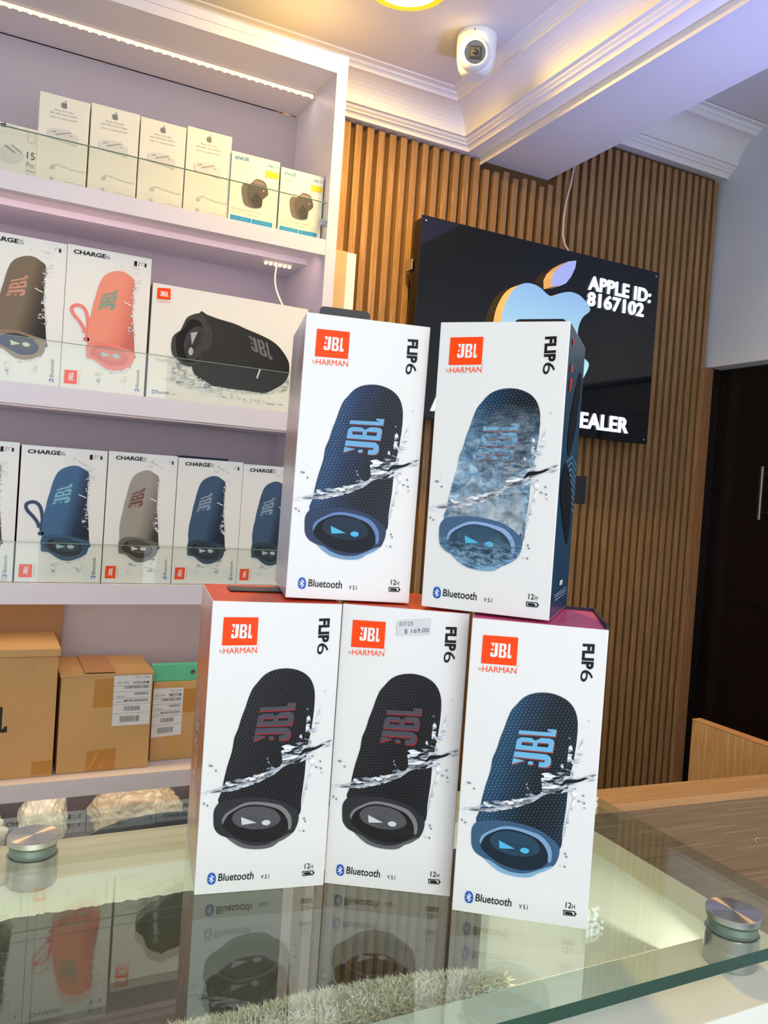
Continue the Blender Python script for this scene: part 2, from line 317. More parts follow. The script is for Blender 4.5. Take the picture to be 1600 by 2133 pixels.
FLIP = {
'body':[(0.14,0.31),(0.157,0.354),(0.168,0.394),(0.186,0.438),(0.214,0.489),(0.225,0.534),(0.243,0.557),(0.254,0.574),(0.268,0.602),(0.292,0.636),(0.316,0.675),(0.341,0.704),(0.374,0.724),(0.418,0.748),(0.475,0.764),(0.544,0.772),(0.615,0.773),(0.687,0.766),(0.748,0.752),(0.793,0.73),(0.819,0.701),(0.828,0.669),(0.828,0.626),(0.822,0.588),(0.812,0.544),(0.799,0.511),(0.79,0.457),(0.788,0.402),(0.78,0.353),(0.773,0.309),(0.767,0.26),(0.652,0.253),(0.292,0.264)],
'ring':[(0.108,0.258),(0.107,0.286),(0.122,0.303),(0.151,0.316),(0.198,0.322),(0.27,0.327),(0.341,0.329),(0.413,0.328),(0.498,0.324),(0.582,0.316),(0.656,0.302),(0.712,0.285),(0.757,0.264),(0.762,0.243),(0.752,0.221),(0.726,0.198),(0.664,0.177),(0.618,0.168),(0.573,0.153),(0.514,0.147),(0.43,0.147),(0.345,0.154),(0.295,0.165),(0.251,0.179),(0.219,0.192),(0.156,0.206),(0.118,0.228)],
'lip':[(0.219,0.192),(0.251,0.179),(0.295,0.165),(0.345,0.154),(0.43,0.147),(0.514,0.147),(0.573,0.153),(0.618,0.168),(0.664,0.177),(0.726,0.198),(0.685,0.194),(0.628,0.181),(0.547,0.164),(0.476,0.159),(0.404,0.161),(0.33,0.172),(0.268,0.188)],
'rim':[(0.172,0.256),(0.199,0.277),(0.263,0.295),(0.321,0.308),(0.38,0.313),(0.464,0.311),(0.549,0.304),(0.622,0.294),(0.679,0.271),(0.707,0.245),(0.706,0.212),(0.685,0.211),(0.678,0.238),(0.648,0.263),(0.6,0.282),(0.526,0.294),(0.454,0.301),(0.382,0.303),(0.322,0.298),(0.27,0.287),(0.212,0.269),(0.181,0.24)],
'hole':[(0.181,0.24),(0.212,0.269),(0.27,0.287),(0.322,0.298),(0.382,0.303),(0.454,0.301),(0.526,0.294),(0.6,0.282),(0.648,0.263),(0.678,0.238),(0.68,0.211),(0.65,0.192),(0.581,0.177),(0.51,0.171),(0.426,0.173),(0.341,0.182),(0.266,0.199),(0.202,0.22)],
'disc':[(0.246,0.261),(0.277,0.282),(0.335,0.294),(0.406,0.297),(0.479,0.294),(0.552,0.284),(0.602,0.266),(0.62,0.245),(0.585,0.228),(0.515,0.218),(0.419,0.217),(0.334,0.225),(0.272,0.238)],
'tri':[(0.314,0.262),(0.436,0.24),(0.323,0.235)],
'dot':[(0.473,0.239),(0.489,0.246),(0.51,0.248),(0.532,0.245),(0.542,0.24),(0.534,0.232),(0.511,0.229),(0.486,0.232)],
'splash':[(0.006,0.348),(0.035,0.358),(0.083,0.358),(0.154,0.368),(0.188,0.388),(0.224,0.387),(0.271,0.395),(0.331,0.396),(0.389,0.406),(0.448,0.412),(0.482,0.423),(0.489,0.45),(0.499,0.452),(0.528,0.433),(0.564,0.428),(0.598,0.44),(0.6,0.462),(0.587,0.494),(0.599,0.505),(0.658,0.511),(0.716,0.518),(0.724,0.54),(0.741,0.542),(0.753,0.522),(0.77,0.531),(0.77,0.564),(0.773,0.602),(0.789,0.611),(0.804,0.592),(0.803,0.56),(0.835,0.578),(0.863,0.623),(0.895,0.643),(0.924,0.649),(0.885,0.632),(0.871,0.612),(0.893,0.597),(0.89,0.57),(0.858,0.547),(0.832,0.524),(0.819,0.496),(0.906,0.507),(0.991,0.523),(0.994,0.506),(0.92,0.491),(0.841,0.47),(0.821,0.45),(0.779,0.453),(0.728,0.442),(0.669,0.442),(0.612,0.43),(0.556,0.409),(0.475,0.39),(0.394,0.374),(0.3,0.362),(0.229,0.353),(0.157,0.352),(0.098,0.343),(0.037,0.343)],
'streak':[(0.024,0.348),(0.156,0.359),(0.298,0.374),(0.415,0.392),(0.53,0.417),(0.621,0.444),(0.713,0.463),(0.804,0.484),(0.917,0.511),(0.991,0.522),(0.918,0.502),(0.805,0.476),(0.726,0.454),(0.634,0.436),(0.532,0.405),(0.417,0.381),(0.3,0.366),(0.157,0.353)],
'shard':[(0.773,0.494),(0.849,0.497),(0.917,0.508),(0.901,0.498),(0.839,0.486),(0.781,0.48),(0.735,0.47),(0.748,0.481)],
'run':[(0.82,0.453),(0.831,0.426),(0.808,0.382),(0.792,0.337),(0.778,0.293),(0.769,0.26),(0.785,0.294),(0.8,0.327),(0.823,0.366),(0.845,0.411),(0.856,0.45),(0.841,0.47)],
'logo':[(0.089,0.946),(0.35,0.948),(0.35,0.853),(0.088,0.85)],
'wlogo':[(0.149,0.875),(0.308,0.876),(0.309,0.924),(0.151,0.923)],
'harman':[(0.102,0.822),(0.354,0.826),(0.354,0.846),(0.102,0.842)],
'flip':[(0.82,0.948),(0.822,0.864),(0.909,0.866),(0.906,0.95)],
'six':[(0.82,0.86),(0.82,0.82),(0.909,0.828),(0.91,0.865)],
'jbl':[(0.646,0.523),(0.677,0.655),(0.407,0.649),(0.368,0.523)],
'bt':[(0.091,0.051),(0.094,0.064),(0.104,0.072),(0.12,0.074),(0.138,0.072),(0.151,0.063),(0.155,0.053),(0.152,0.041),(0.141,0.035),(0.123,0.033),(0.104,0.036),(0.094,0.042)],
'rune':[(0.12,0.066),(0.126,0.04)],
'btt':[(0.172,0.043),(0.44,0.041),(0.443,0.069),(0.175,0.069)],
'v5':[(0.498,0.04),(0.561,0.04),(0.562,0.055),(0.499,0.054)],
'h12':[(0.836,0.065),(0.904,0.065),(0.904,0.084),(0.837,0.084)],
'bat':[(0.824,0.055),(0.906,0.056),(0.908,0.042),(0.828,0.041)],
'batf':[(0.836,0.052),(0.883,0.052),(0.896,0.044),(0.837,0.044)],
'drops':[(0.907,0.694),(0.055,0.443),(0.07,0.442),(0.104,0.471),(0.103,0.425),(0.904,0.446),(0.896,0.425),(0.914,0.421),(0.874,0.426),(0.92,0.406),(0.805,0.246),(0.815,0.236),(0.778,0.203),(0.808,0.202),(0.774,0.632),(0.487,0.463),(0.03,0.314),(0.055,0.307),(0.079,0.295)],
}
CHG = {
'body':[(0.292,0.27),(0.291,0.344),(0.282,0.4),(0.29,0.474),(0.313,0.544),(0.331,0.613),(0.355,0.671),(0.378,0.734),(0.411,0.793),(0.455,0.831),(0.52,0.856),(0.595,0.872),(0.672,0.872),(0.741,0.853),(0.797,0.831),(0.808,0.792),(0.803,0.724),(0.801,0.644),(0.801,0.587),(0.822,0.503),(0.838,0.417),(0.855,0.314),(0.853,0.267),(0.552,0.279)],
'ring':[(0.291,0.232),(0.284,0.28),(0.293,0.321),(0.334,0.344),(0.4,0.356),(0.487,0.358),(0.584,0.352),(0.643,0.344),(0.713,0.335),(0.802,0.325),(0.852,0.308),(0.853,0.267),(0.832,0.225),(0.794,0.203),(0.717,0.18),(0.64,0.165),(0.542,0.167),(0.462,0.191),(0.392,0.219),(0.334,0.227)],
'hole':[(0.331,0.261),(0.343,0.296),(0.403,0.324),(0.489,0.334),(0.596,0.328),(0.695,0.313),(0.747,0.288),(0.779,0.262),(0.753,0.224),(0.676,0.201),(0.559,0.198),(0.469,0.22),(0.381,0.242)],
'disc':[(0.409,0.313),(0.488,0.336),(0.595,0.334),(0.685,0.315),(0.732,0.281),(0.72,0.251),(0.634,0.233),(0.526,0.236),(0.447,0.259)],
'tri':[(0.459,0.287),(0.574,0.269),(0.472,0.252)],
'dot':[(0.591,0.27),(0.605,0.282),(0.639,0.284),(0.677,0.274),(0.669,0.26),(0.622,0.254)],
'strap':[(0.279,0.377),(0.276,0.416),(0.286,0.451),(0.279,0.496),(0.262,0.539),(0.226,0.575),(0.164,0.589),(0.1,0.575),(0.087,0.551),(0.113,0.52),(0.162,0.491),(0.212,0.456),(0.242,0.425),(0.254,0.392)],
'edge':[(0.799,0.814),(0.769,0.766),(0.797,0.735),(0.766,0.698),(0.809,0.656),(0.794,0.609),(0.766,0.55),(0.793,0.518),(0.748,0.479),(0.762,0.44),(0.803,0.415),(0.846,0.389),(0.854,0.448),(0.828,0.52),(0.826,0.589),(0.824,0.658),(0.822,0.726),(0.831,0.783)],
'mark':[(0.691,0.665),(0.787,0.644),(0.784,0.637),(0.694,0.658)],
'foam':[(0.399,0.134),(0.523,0.166),(0.66,0.162),(0.803,0.217),(0.842,0.226),(0.79,0.145),(0.769,0.055),(0.726,0.088),(0.663,0.124),(0.574,0.141),(0.47,0.098),(0.456,0.039)],
'haze':[(0.588,0.944),(0.732,0.953),(0.842,0.914),(0.893,0.8),(0.851,0.728),(0.813,0.815),(0.75,0.86),(0.67,0.885)],
'jbl':[(0.589,0.598),(0.613,0.74),(0.438,0.7),(0.387,0.573)],
'logo':[(0.049,0.131),(0.196,0.133),(0.194,0.037),(0.046,0.036)],
'wlogo':[(0.147,0.056),(0.154,0.116),(0.103,0.115),(0.094,0.057)],
'har':[(0.224,0.04),(0.234,0.136),(0.222,0.136),(0.211,0.04)],
'title':[(0.068,0.94),(0.444,0.942),(0.449,0.974),(0.073,0.969)],
'num':[(0.448,0.942),(0.499,0.941),(0.502,0.97),(0.453,0.971)],
'phone':[(0.787,0.964),(0.822,0.964),(0.82,0.927),(0.785,0.927)],
'slash':[(0.854,0.967),(0.862,0.966),(0.843,0.93),(0.835,0.931)],
'batt':[(0.916,0.959),(0.937,0.959),(0.936,0.932),(0.915,0.932)],
'bars':[(0.872,0.934),(0.909,0.934),(0.911,0.96),(0.877,0.959)],
'btt':[(0.933,0.067),(0.93,0.191),(0.89,0.19),(0.892,0.067)],
'bt':[(0.914,0.057),(0.934,0.052),(0.94,0.041),(0.926,0.034),(0.896,0.035),(0.885,0.044),(0.894,0.054)],
}
XTR = {
'body':[(0.285,0.796),(0.339,0.796),(0.407,0.777),(0.463,0.766),(0.526,0.752),(0.59,0.725),(0.635,0.71),(0.687,0.69),(0.746,0.663),(0.799,0.625),(0.847,0.563),(0.883,0.493),(0.894,0.441),(0.894,0.369),(0.876,0.303),(0.845,0.253),(0.788,0.198),(0.738,0.163),(0.643,0.163),(0.518,0.164),(0.432,0.169),(0.372,0.169),(0.323,0.202),(0.272,0.278),(0.252,0.453)],
'ring':[(0.13,0.461),(0.134,0.546),(0.152,0.589),(0.18,0.625),(0.2,0.698),(0.216,0.745),(0.25,0.779),(0.285,0.798),(0.315,0.79),(0.336,0.73),(0.376,0.652),(0.374,0.547),(0.358,0.492),(0.329,0.469),(0.32,0.406),(0.293,0.35),(0.253,0.316),(0.211,0.325),(0.175,0.36),(0.144,0.396)],
'hole':[(0.156,0.517),(0.164,0.587),(0.202,0.647),(0.223,0.712),(0.258,0.738),(0.3,0.722),(0.321,0.657),(0.332,0.607),(0.33,0.52),(0.324,0.459),(0.302,0.394),(0.263,0.352),(0.21,0.359),(0.173,0.402)],
'disc':[(0.206,0.494),(0.215,0.573),(0.238,0.638),(0.278,0.677),(0.314,0.673),(0.33,0.607),(0.329,0.503),(0.313,0.431),(0.285,0.387),(0.25,0.375),(0.219,0.412)],
'tri':[(0.242,0.615),(0.286,0.632),(0.254,0.511)],
'dot':[(0.235,0.449),(0.24,0.476),(0.25,0.488),(0.261,0.478),(0.266,0.454),(0.261,0.427),(0.251,0.415),(0.24,0.424)],
'jbl':[(0.635,0.541),(0.778,0.472),(0.747,0.627),(0.604,0.668)],
'splash':[(0.014,0.362),(0.083,0.359),(0.151,0.381),(0.181,0.353),(0.211,0.334),(0.237,0.28),(0.286,0.238),(0.335,0.204),(0.396,0.169),(0.424,0.221),(0.455,0.209),(0.492,0.19),(0.518,0.169),(0.58,0.171),(0.655,0.165),(0.738,0.162),(0.8,0.218),(0.863,0.292),(0.895,0.333),(0.892,0.217),(0.802,0.174),(0.706,0.149),(0.581,0.136),(0.488,0.138),(0.397,0.139),(0.314,0.137),(0.25,0.122),(0.19,0.145),(0.12,0.174),(0.091,0.185),(0.17,0.216),(0.172,0.284),(0.124,0.325),(0.067,0.33)],
'mark':[(0.695,0.38),(0.704,0.378),(0.684,0.287),(0.676,0.291)],
'logo':[(0.028,0.962),(0.106,0.972),(0.11,0.874),(0.028,0.864)],
'wlogo':[(0.045,0.894),(0.095,0.896),(0.094,0.941),(0.045,0.936)],
'har':[(0.034,0.838),(0.111,0.847),(0.112,0.862),(0.034,0.853)],
'btt':[(0.055,0.046),(0.136,0.047),(0.136,0.078),(0.054,0.076)],
'bt':[(0.031,0.057),(0.035,0.074),(0.044,0.074),(0.049,0.058),(0.045,0.043),(0.035,0.043)],
'v5':[(0.148,0.047),(0.173,0.047),(0.172,0.06),(0.147,0.06)],
}
ANK = {
'base':[(0.239,0.481),(0.245,0.558),(0.293,0.601),(0.361,0.603),(0.414,0.588),(0.474,0.497),(0.526,0.303),(0.596,0.29),(0.511,0.278),(0.373,0.283),(0.292,0.326)],
'main':[(0.363,0.578),(0.429,0.616),(0.517,0.688),(0.629,0.689),(0.718,0.667),(0.762,0.598),(0.791,0.508),(0.679,0.425),(0.679,0.367),(0.663,0.316),(0.596,0.29),(0.493,0.285),(0.403,0.332),(0.358,0.451)],
'top':[(0.518,0.676),(0.561,0.675),(0.701,0.658),(0.722,0.617),(0.567,0.615),(0.462,0.622)],
'facet':[(0.542,0.509),(0.679,0.425),(0.679,0.367),(0.663,0.316),(0.526,0.303),(0.432,0.388)],
'name':[(0.052,0.896),(0.354,0.904),(0.363,0.957),(0.07,0.946)],
'no1':[(0.764,0.899),(0.946,0.898),(0.949,0.937),(0.767,0.937)],
'tag':[(0.72,0.844),(0.986,0.843),(0.983,0.755),(0.702,0.753)],
'badge':[(0.056,0.85),(0.321,0.85),(0.316,0.76),(0.048,0.762)],
'line1':[(0.043,0.208),(0.693,0.211),(0.694,0.237),(0.048,0.233)],
'line2':[(0.047,0.164),(0.607,0.163),(0.609,0.183),(0.049,0.183)],
'barA':[(0.044,0.126),(0.473,0.124),(0.468,0.033),(0.042,0.038)],
'barB':[(0.49,0.123),(0.914,0.128),(0.91,0.032),(0.481,0.033)],
}
APL = {
'logo':[(0.489,0.908)],
't1':[(0.3,0.832),(0.679,0.832),(0.68,0.85),(0.304,0.848)],
't2':[(0.208,0.785),(0.766,0.794),(0.767,0.815),(0.213,0.807)],
't3':[(0.209,0.741),(0.765,0.751),(0.766,0.77),(0.212,0.759)],
'plug':[(0.189,0.571),(0.235,0.613),(0.391,0.635),(0.595,0.638),(0.745,0.606),(0.788,0.585),(0.787,0.488),(0.669,0.498),(0.376,0.51),(0.216,0.523)],
'pl1':[(0.266,0.591),(0.365,0.61),(0.353,0.593),(0.274,0.582)],
'pl2':[(0.341,0.571),(0.64,0.626),(0.656,0.618),(0.371,0.56)],
'pl3':[(0.621,0.597),(0.676,0.587),(0.678,0.577),(0.63,0.585)],
'cab1':[(0.296,0.203),(0.364,0.238),(0.464,0.242),(0.553,0.228),(0.699,0.217),(0.845,0.214),(0.963,0.216)],
'plg':[(0.291,0.219),(0.373,0.222),(0.37,0.182),(0.291,0.185)],
'sq':[(0.277,0.092),(0.354,0.093),(0.358,0.038),(0.279,0.038)],
'cab2':[(0.556,0.068),(0.657,0.072),(0.788,0.067),(0.949,0.066)],
}
SID = {
'b1':[(0.724,0.887),(0.845,0.858),(0.777,0.758),(0.682,0.663),(0.42,0.566),(0.279,0.591),(0.292,0.665),(0.404,0.756),(0.586,0.838)],
'b2':[(0.233,0.536),(0.499,0.506),(0.67,0.464),(0.783,0.402),(0.764,0.302),(0.671,0.245),(0.363,0.322),(0.095,0.417),(0.088,0.48)],
'r1':[(0.135,0.819),(0.272,0.832),(0.246,0.79),(0.117,0.773)],
'r2':[(0.134,0.867),(0.268,0.876),(0.266,0.85),(0.116,0.84)],
'r3':[(0.132,0.948),(0.22,0.964),(0.274,0.952),(0.18,0.933)],
'w1':[(0.398,0.121),(0.561,0.12),(0.555,0.101),(0.382,0.105)],
'l1':[(0.15,0.08),(0.826,0.082),(0.829,0.08),(0.153,0.077)],
'l2':[(0.159,0.072),(0.819,0.072),(0.822,0.069),(0.162,0.069)],
'l3':[(0.186,0.062),(0.813,0.061),(0.816,0.059),(0.19,0.058)],
}
# ------------------------------------------------------------------ room shell
floorm = M('floor_tile', (200, 196, 190), .3, vary=.08, vscale=5)
mb = MB(); mb.box(-1.7, -2.6, -1.3362, 2.3, 1.9, -ZC); struct(mb.build('floor', floorm))
mb = MB(); mb.box(-1.7, 1.80, -ZC, 2.3, 1.9, 1.25); struct(mb.build('wall_back', wallwhite))
mb = MB()
mb.box(1.945, -2.6, .449, 2.10, 1.80, 1.25, bevel=.002); mb.box(1.945, -2.6, -ZC, 2.10, .45, .449)
struct(mb.build('wall_right', wallwhite))
mb = MB()                                   # ceiling: two bays with a dropped beam between them
mb.box(-1.7, -2.6, .945, 1.085, 1.80, 1.25, 0); mb.box(1.085, -2.6, .8696, 1.31, 1.80, 1.25, 0); mb.box(1.31, -2.6, 1.128, 1.945, 1.80, 1.25, 0)
struct(mb.build('ceiling', plaster))
crown = [(.0, .8496), (.0, .8696), (.010, .8700), (.040, .8690), (.046, .866), (.0475, .872), (.0528, .8757), (.058, .8757), (.0600, .8785), (.0665, .8815), (.0700, .8860), (.0776, .8852)]
for k in range(1, 9):
    a = k/8*math.pi/2; crown.append((.0776+.0629*(1-math.cos(a)), .8852+.0433*math.sin(a)))
crown += [(.1410, .934), (.1464, .9365), (.150, .9365), (.1530, .9410), (.1600, .9420), (.166, .9420), (.168, .945)]
def crown_mesh(name, prof, path):
    """profile swept along X then, after a mitre, towards the shop front"""
    m = MB(); rows = []
    for d, z in prof:
        rows.append([(p[0]-p[2]*d, p[1]-p[3]*d, z) for p in path])
    for a, b in zip(rows, rows[1:]):
        for k in range(len(path)-1): m.poly([a[k], a[k+1], b[k+1], b[k]])
    return struct(fixn(m.build(name, crownm)))
crown_mesh('trim_1', [(d, z) for d, z in crown], [(-1.7, 1.80, 0, 1), (1.085, 1.80, 1, 1), (1.085, -2.6, 1, 0)])
s0 = .8696
crown_mesh('trim_2', [(d*1.0, 1.0145+(z-s0)*1.48) for d, z in crown], [(1.31, 1.80, 0, 1), (1.945, 1.80, 0, 1)])

# fluted wood cladding on the back wall
slatm = wood('slat_wood', (126, 94, 58), (162, 127, 86), scale=(30, 30, 1.2), rings=6, rough=.42)
groovem = M('slat_groove_shade', (86, 58, 26), .6)  # recess shade put into the backing's darker brown
mb = MB(); mb.box(.55, 1.787, -ZC, 1.925, 1.80, 1.012, 1)
x = .560; k = 0
while x < 1.93:
    p = .0300 if x < 1.22 else .0277
    zt = .866 if x < 1.085 else (.848+.006*math.sin(k*2.3) if x < 1.31 else 1.0)
    wd = p*.56; x1 = min(x+wd, 1.943)
    mb.box(x, 1.772, -ZC, x1, 1.788, zt, 0, bevel=.0012)
    x += p; k += 1
struct(mb.build('trim_3', [slatm, groovem]))
mb = MB(); mb.box(1.924, 1.770, -ZC, 1.963, 1.80, .447, 0, bevel=.0015); struct(mb.build('trim_4', wood('edge_wood', (122, 84, 52), (150, 108, 70), scale=(20, 20, 1), rings=5)))

mb = MB(); mb.box(1.9635, 1.772, -ZC, 1.999, 1.7995, .447, bevel=.001); mb.box(1.946, .452, .40, 1.999, .469, .447); struct(mb.build('trim_5', M('black_door_frame', (18, 13, 13), .35)))
# black door beside the cladding, under the white bulkhead
darkwood = M('black_door_lacquer', (16, 10, 12), .25, vary=.3, vscale=4, stretch=(6, 6, .6))
mb = MB(); mb.box(2.0, .47, -ZC, 2.04, 1.79, .447, bevel=.002); d1 = struct(mb.build('door_1', darkwood))
mb = MB()
for y0, y1 in ((.55, 1.08), (1.20, 1.66)):
    for z0, z1 in ((-1.1, -.35), (-.25, .33)):
        mb.box(1.992, y0, z0, 2.001, y1, z1, bevel=.003)
d2 = mb.build('door_panel', darkwood, d1)
mb = MB(); mb.tube([(1.955, 1.565, .0), (1.955, 1.565, .15)], .006); mb.tube([(1.955, 1.565, .02), (2.0, 1.565, .02)], .004); mb.tube([(1.955, 1.565, .13), (2.0, 1.565, .13)], .004)
mb.build('door_handle', M('dark_steel', (110, 108, 106), .35, metal=1), d1)

# white boxed-in board between the shelves and the cladding
root = thing('narrow_upright_board', 'narrow cream and white upright board between white shelf end and wooden slats', 'board', (.615, 1.70, -ZC))
mb = MB(); mb.box(0, .002, 0, .094, .07, 1.828); mb.build('cream_board', M('cream_board', (168, 150, 128), .6, vary=.08, vscale=9), root)
mb = MB(); mb.box(.094, 0, 0, .116, .07, 1.826); mb.build('edge_strip', laminate, root)

# ------------------------------------------------------------------ shelf unit
SX0, SX1 = -.75, .589
root = thing('display_shelf_unit', 'tall white laminate display shelving with lit compartments holding boxed speakers and chargers', 'shelving', (SX0, 1.47, -ZC))
def sb(m, x0, y0, z0, x1, y1, z1, **k): m.box(x0-SX0, y0-1.47, z0+ZC, x1-SX0, y1-1.47, z1+ZC, **k)
def shelf_part(name, boxes, mat, **k):
    m = MB()
    for b in boxes: sb(m, *b, **k)
    return m.build(name, mat, root)
shelf_part('side_panel', [(.567, 1.47, -ZC, .589, 1.70, .8372)], laminate, bevel=.001)
shelf_part('side_panel', [(SX0, 1.47, -ZC, SX0+.022, 1.70, .8372)], laminate, bevel=.001)
shelf_part('back_panel', [(SX0+.022, 1.69, -ZC, .567, 1.70, .8)], M('back_laminate', (172, 163, 172), .5))
shelf_part('top_board', [(SX0+.022, 1.471, .820, .567, 1.69, .8360), (SX0+.022, 1.471, .802, .567, 1.49, .8205), (SX0+.022, 1.59, .802, .567, 1.69, .8205), (SX0+.022, 1.49, .802, .567, 1.575, .8205)], laminate)
for zt, zb in ((.4825, .4525), (.1428, .1080), (-.1905, -.2258), (-.5320, -.5625)):
    shelf_part('shelf_board', [(SX0+.022, 1.471, zb, .567, 1.492, zt), (SX0+.022, 1.492, zb+.014, .567, 1.57, zt), (SX0+.022, 1.57, zb+.003, .567, 1.69, zt)], laminate)
shelf_part('shelf_board', [(SX0+.022, 1.471, -.735, .567, 1.69, -.70)], laminate)
greyd = M('grey_cupboard_door', (92, 94, 92), .4)
for a, b in ((SX0+.024, -.33), (-.328, .117), (.119, .565)):
    shelf_part('cupboard_door', [(a, 1.468, -ZC+.06, b, 1.486, -.737)], greyd, bevel=.001)
shelf_part('plinth', [(SX0+.022, 1.49, -ZC, .567, 1.69, -ZC+.06)], greyd)
# light strips (real LED tape under each board)
def led_behind_lip(zb, col, power):
    m = MB(); sb(m, SX0+.03, 1.4921, zb+.002, .560, 1.4935, zb+.010)
    m.build('led_strip', M('led_tape_10', (250, 232, 205), .5, emit=(255, 222, 175), estr=1.3), root)
    l = area('led_strip_light', (0, 0, 0), (0, .75, -1), 1.28, .010, power, col); l.parent = root
    l.location = (-.09-SX0, 1.503-1.47, zb+.004+ZC)
def led(zb, y, col, power, name='led_strip', vis=1.0):
    m = MB(); sb(m, SX0+.03, y-.004, zb-.003, .560, y+.004, zb)
    x = SX0+.035; k = 0
    while x < .556:
        sb(m, x, y-.003, zb-.0055, x+.006, y+.003, zb-.0028, mat=1, bevel=.0012); x += .0165
    m.build(name, [M('led_tape_%d' % int(vis*10), (250, 232, 205), .5, emit=(255, 222, 175), estr=1.3*vis), M('led_bead_%d' % int(vis*10), (255, 250, 240), .4, emit=(255, 244, 225), estr=4.0*vis)], root)
    l = area('led_strip_light', (0, 0, 0), (0, 0, -1), 1.28, .012, power, col); l.parent = root
    l.location = (-.09-SX0, y-1.47, zb-.0065+ZC); l.rotation_euler = (0, 0, 0)
led(.802, 1.583, (1, .88, .80), .33)
led_behind_lip(.4525, (1, .58, .55), .42)
led_behind_lip(.108, (1, .74, .66), .20)
led_behind_lip(-.2258, (1, .82, .62), .62)
led_behind_lip(-.5625, (1, .90, .72), .55)
# bare end of the strip and its loose lead at the right end of the second compartment
m = MB(); pts = []
for k in range(15):
    t = k/14; pts.append((.513+.010*math.sin(t*2.2)-SX0-.016*math.sin(t*math.pi), 1.60-1.47-.05*t, .451-.100*t+ZC))
m.tube(pts, .0018); m.build('led_lead', M('clear_led_lead', (240, 220, 205), .25, emit=(255, 225, 190), estr=.55), root)
m = MB(); x = .487
while x < .540: sb(m, x, 1.596, .4500, x+.006, 1.604, .4552, bevel=.001); x += .010
m.build('led_strip_end', M('led_tape_10', (255, 250, 240)), root)
# glass retaining strips standing on the shelf fronts
shelfglass = glass('shelf_glass', (.972, .984, .968), 1.5, .5)
edgeglass = M('glass_edge_pale', (150, 172, 160), .15)
for zt, h, lab in ((.4825, .0720, 'low clear glass guard in front of the phone chargers on the top shelf'), (.1428, .0760, 'low clear glass guard in front of the pink box on the second shelf'), (-.1905, .069, 'low clear glass guard in front of the blue speaker boxes on the third shelf')):
    t = thing('glass_guard', lab, 'glass guard', (SX0+.024, 1.475, zt+.0003), group='glass guards along the shelf fronts')
    m = MB(); m.box(0, 0, 0, 1.292, .004, h-.0008); m.build('glass_pane', shelfglass, t)
    m = MB(); m.box(0, 0, h-.0008, 1.292, .004, h); m.build('polished_edge', edgeglass, t)
t = thing('glass_clip', 'small square chrome clip holding the glass guard at the shelf end', 'clip', (.551, 1.4715, .506))
m = MB(); m.box(0, 0, 0, .016, .0034, .0145, bevel=.0012); m.build('clip_body', steel, t)
m = MB(); m.box(.0005, -.004, .002, .0135, 0, .0125, bevel=.001); m.build('clip_face', steel, t)

# ------------------------------------------------------------------ speaker cartons on the counter
W, D, H = .0919, .0958, .205
def grad_side(name, stops, noise_amt=.35, scale=(60, 60, 9), rough=.22):
    m = bpy.data.materials.new(name); m.use_nodes = True; t, N, L = nt(m); b = N['Principled BSDF']; b.inputs['Roughness'].default_value = rough
    tc = N.new('ShaderNodeTexCoord'); sx = N.new('ShaderNodeSeparateXYZ'); L.new(tc.outputs['Object'], sx.inputs[0])
    mp = N.new('ShaderNodeMapping'); mp.inputs['Scale'].default_value = scale; L.new(tc.outputs['Object'], mp.inputs[0])
    n = N.new('ShaderNodeTexNoise'); n.inputs['Scale'].default_value = 1; n.inputs['Detail'].default_value = 5; L.new(mp.outputs[0], n.inputs['Vector'])
    a = N.new('ShaderNodeMath'); a.operation = 'MULTIPLY_ADD'; a.inputs[1].default_value = noise_amt; L.new(n.outputs['Fac'], a.inputs[0])
    d = N.new('ShaderNodeMath'); d.operation = 'MULTIPLY_ADD'; d.inputs[1].default_value = 1/H; d.inputs[2].default_value = -noise_amt/2; L.new(sx.outputs['Z'], d.inputs[0]); L.new(d.outputs[0], a.inputs[2])
    r = ramp(N, stops); L.new(a.outputs[0], r.inputs[0]); L.new(r.outputs[0], b.inputs['Base Color']); return m
sunset = grad_side('sunset_print_reflection', [(0, (196, 186, 172)), (.18, (214, 172, 140)), (.32, (190, 110, 76)), (.48, (150, 88, 70)), (.58, (196, 108, 84)), (.74, (226, 130, 90)), (.86, (214, 130, 120)), (1, (232, 178, 170))])  # photo print tones with an orange reflection mixed into the ramp
silver = grad_side('pale_photo_print', [(0, (196, 196, 210)), (.3, (188, 196, 222)), (.5, (206, 178, 160)), (.65, (186, 140, 130)), (.8, (150, 104, 104)), (1, (216, 218, 232))])
tealm = grad_side('teal_print', [(0, (40, 78, 106)), (.5, (44, 84, 108)), (1, (66, 92, 110))], .1, (20, 20, 20), .3)
redtop = M('orange_red_print', (236, 78, 40), .35, vary=.12, vscale=120, stretch=(1, .2, 1))
pinktop = M('pink_print', (232, 92, 150), .35, vary=.18, vscale=260)
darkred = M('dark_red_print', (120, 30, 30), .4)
P_BLUE = dict(body=print_body('blue_weave', [(0, (52, 104, 142)), (.15, (34, 76, 108)), (.42, (18, 38, 52)), (.58, (10, 20, 28)), (.8, (20, 40, 54)), (1, (40, 74, 98))], .0058, .19, .057, dots=(44, 66, 82)),
              ring=(58, 92, 124), lip=(128, 176, 206), rim=(126, 164, 200), hole=(20, 36, 50), disc=(38, 68, 90), mark=(84, 184, 226), jbl=(112, 182, 222), edge=(150, 60, 46))
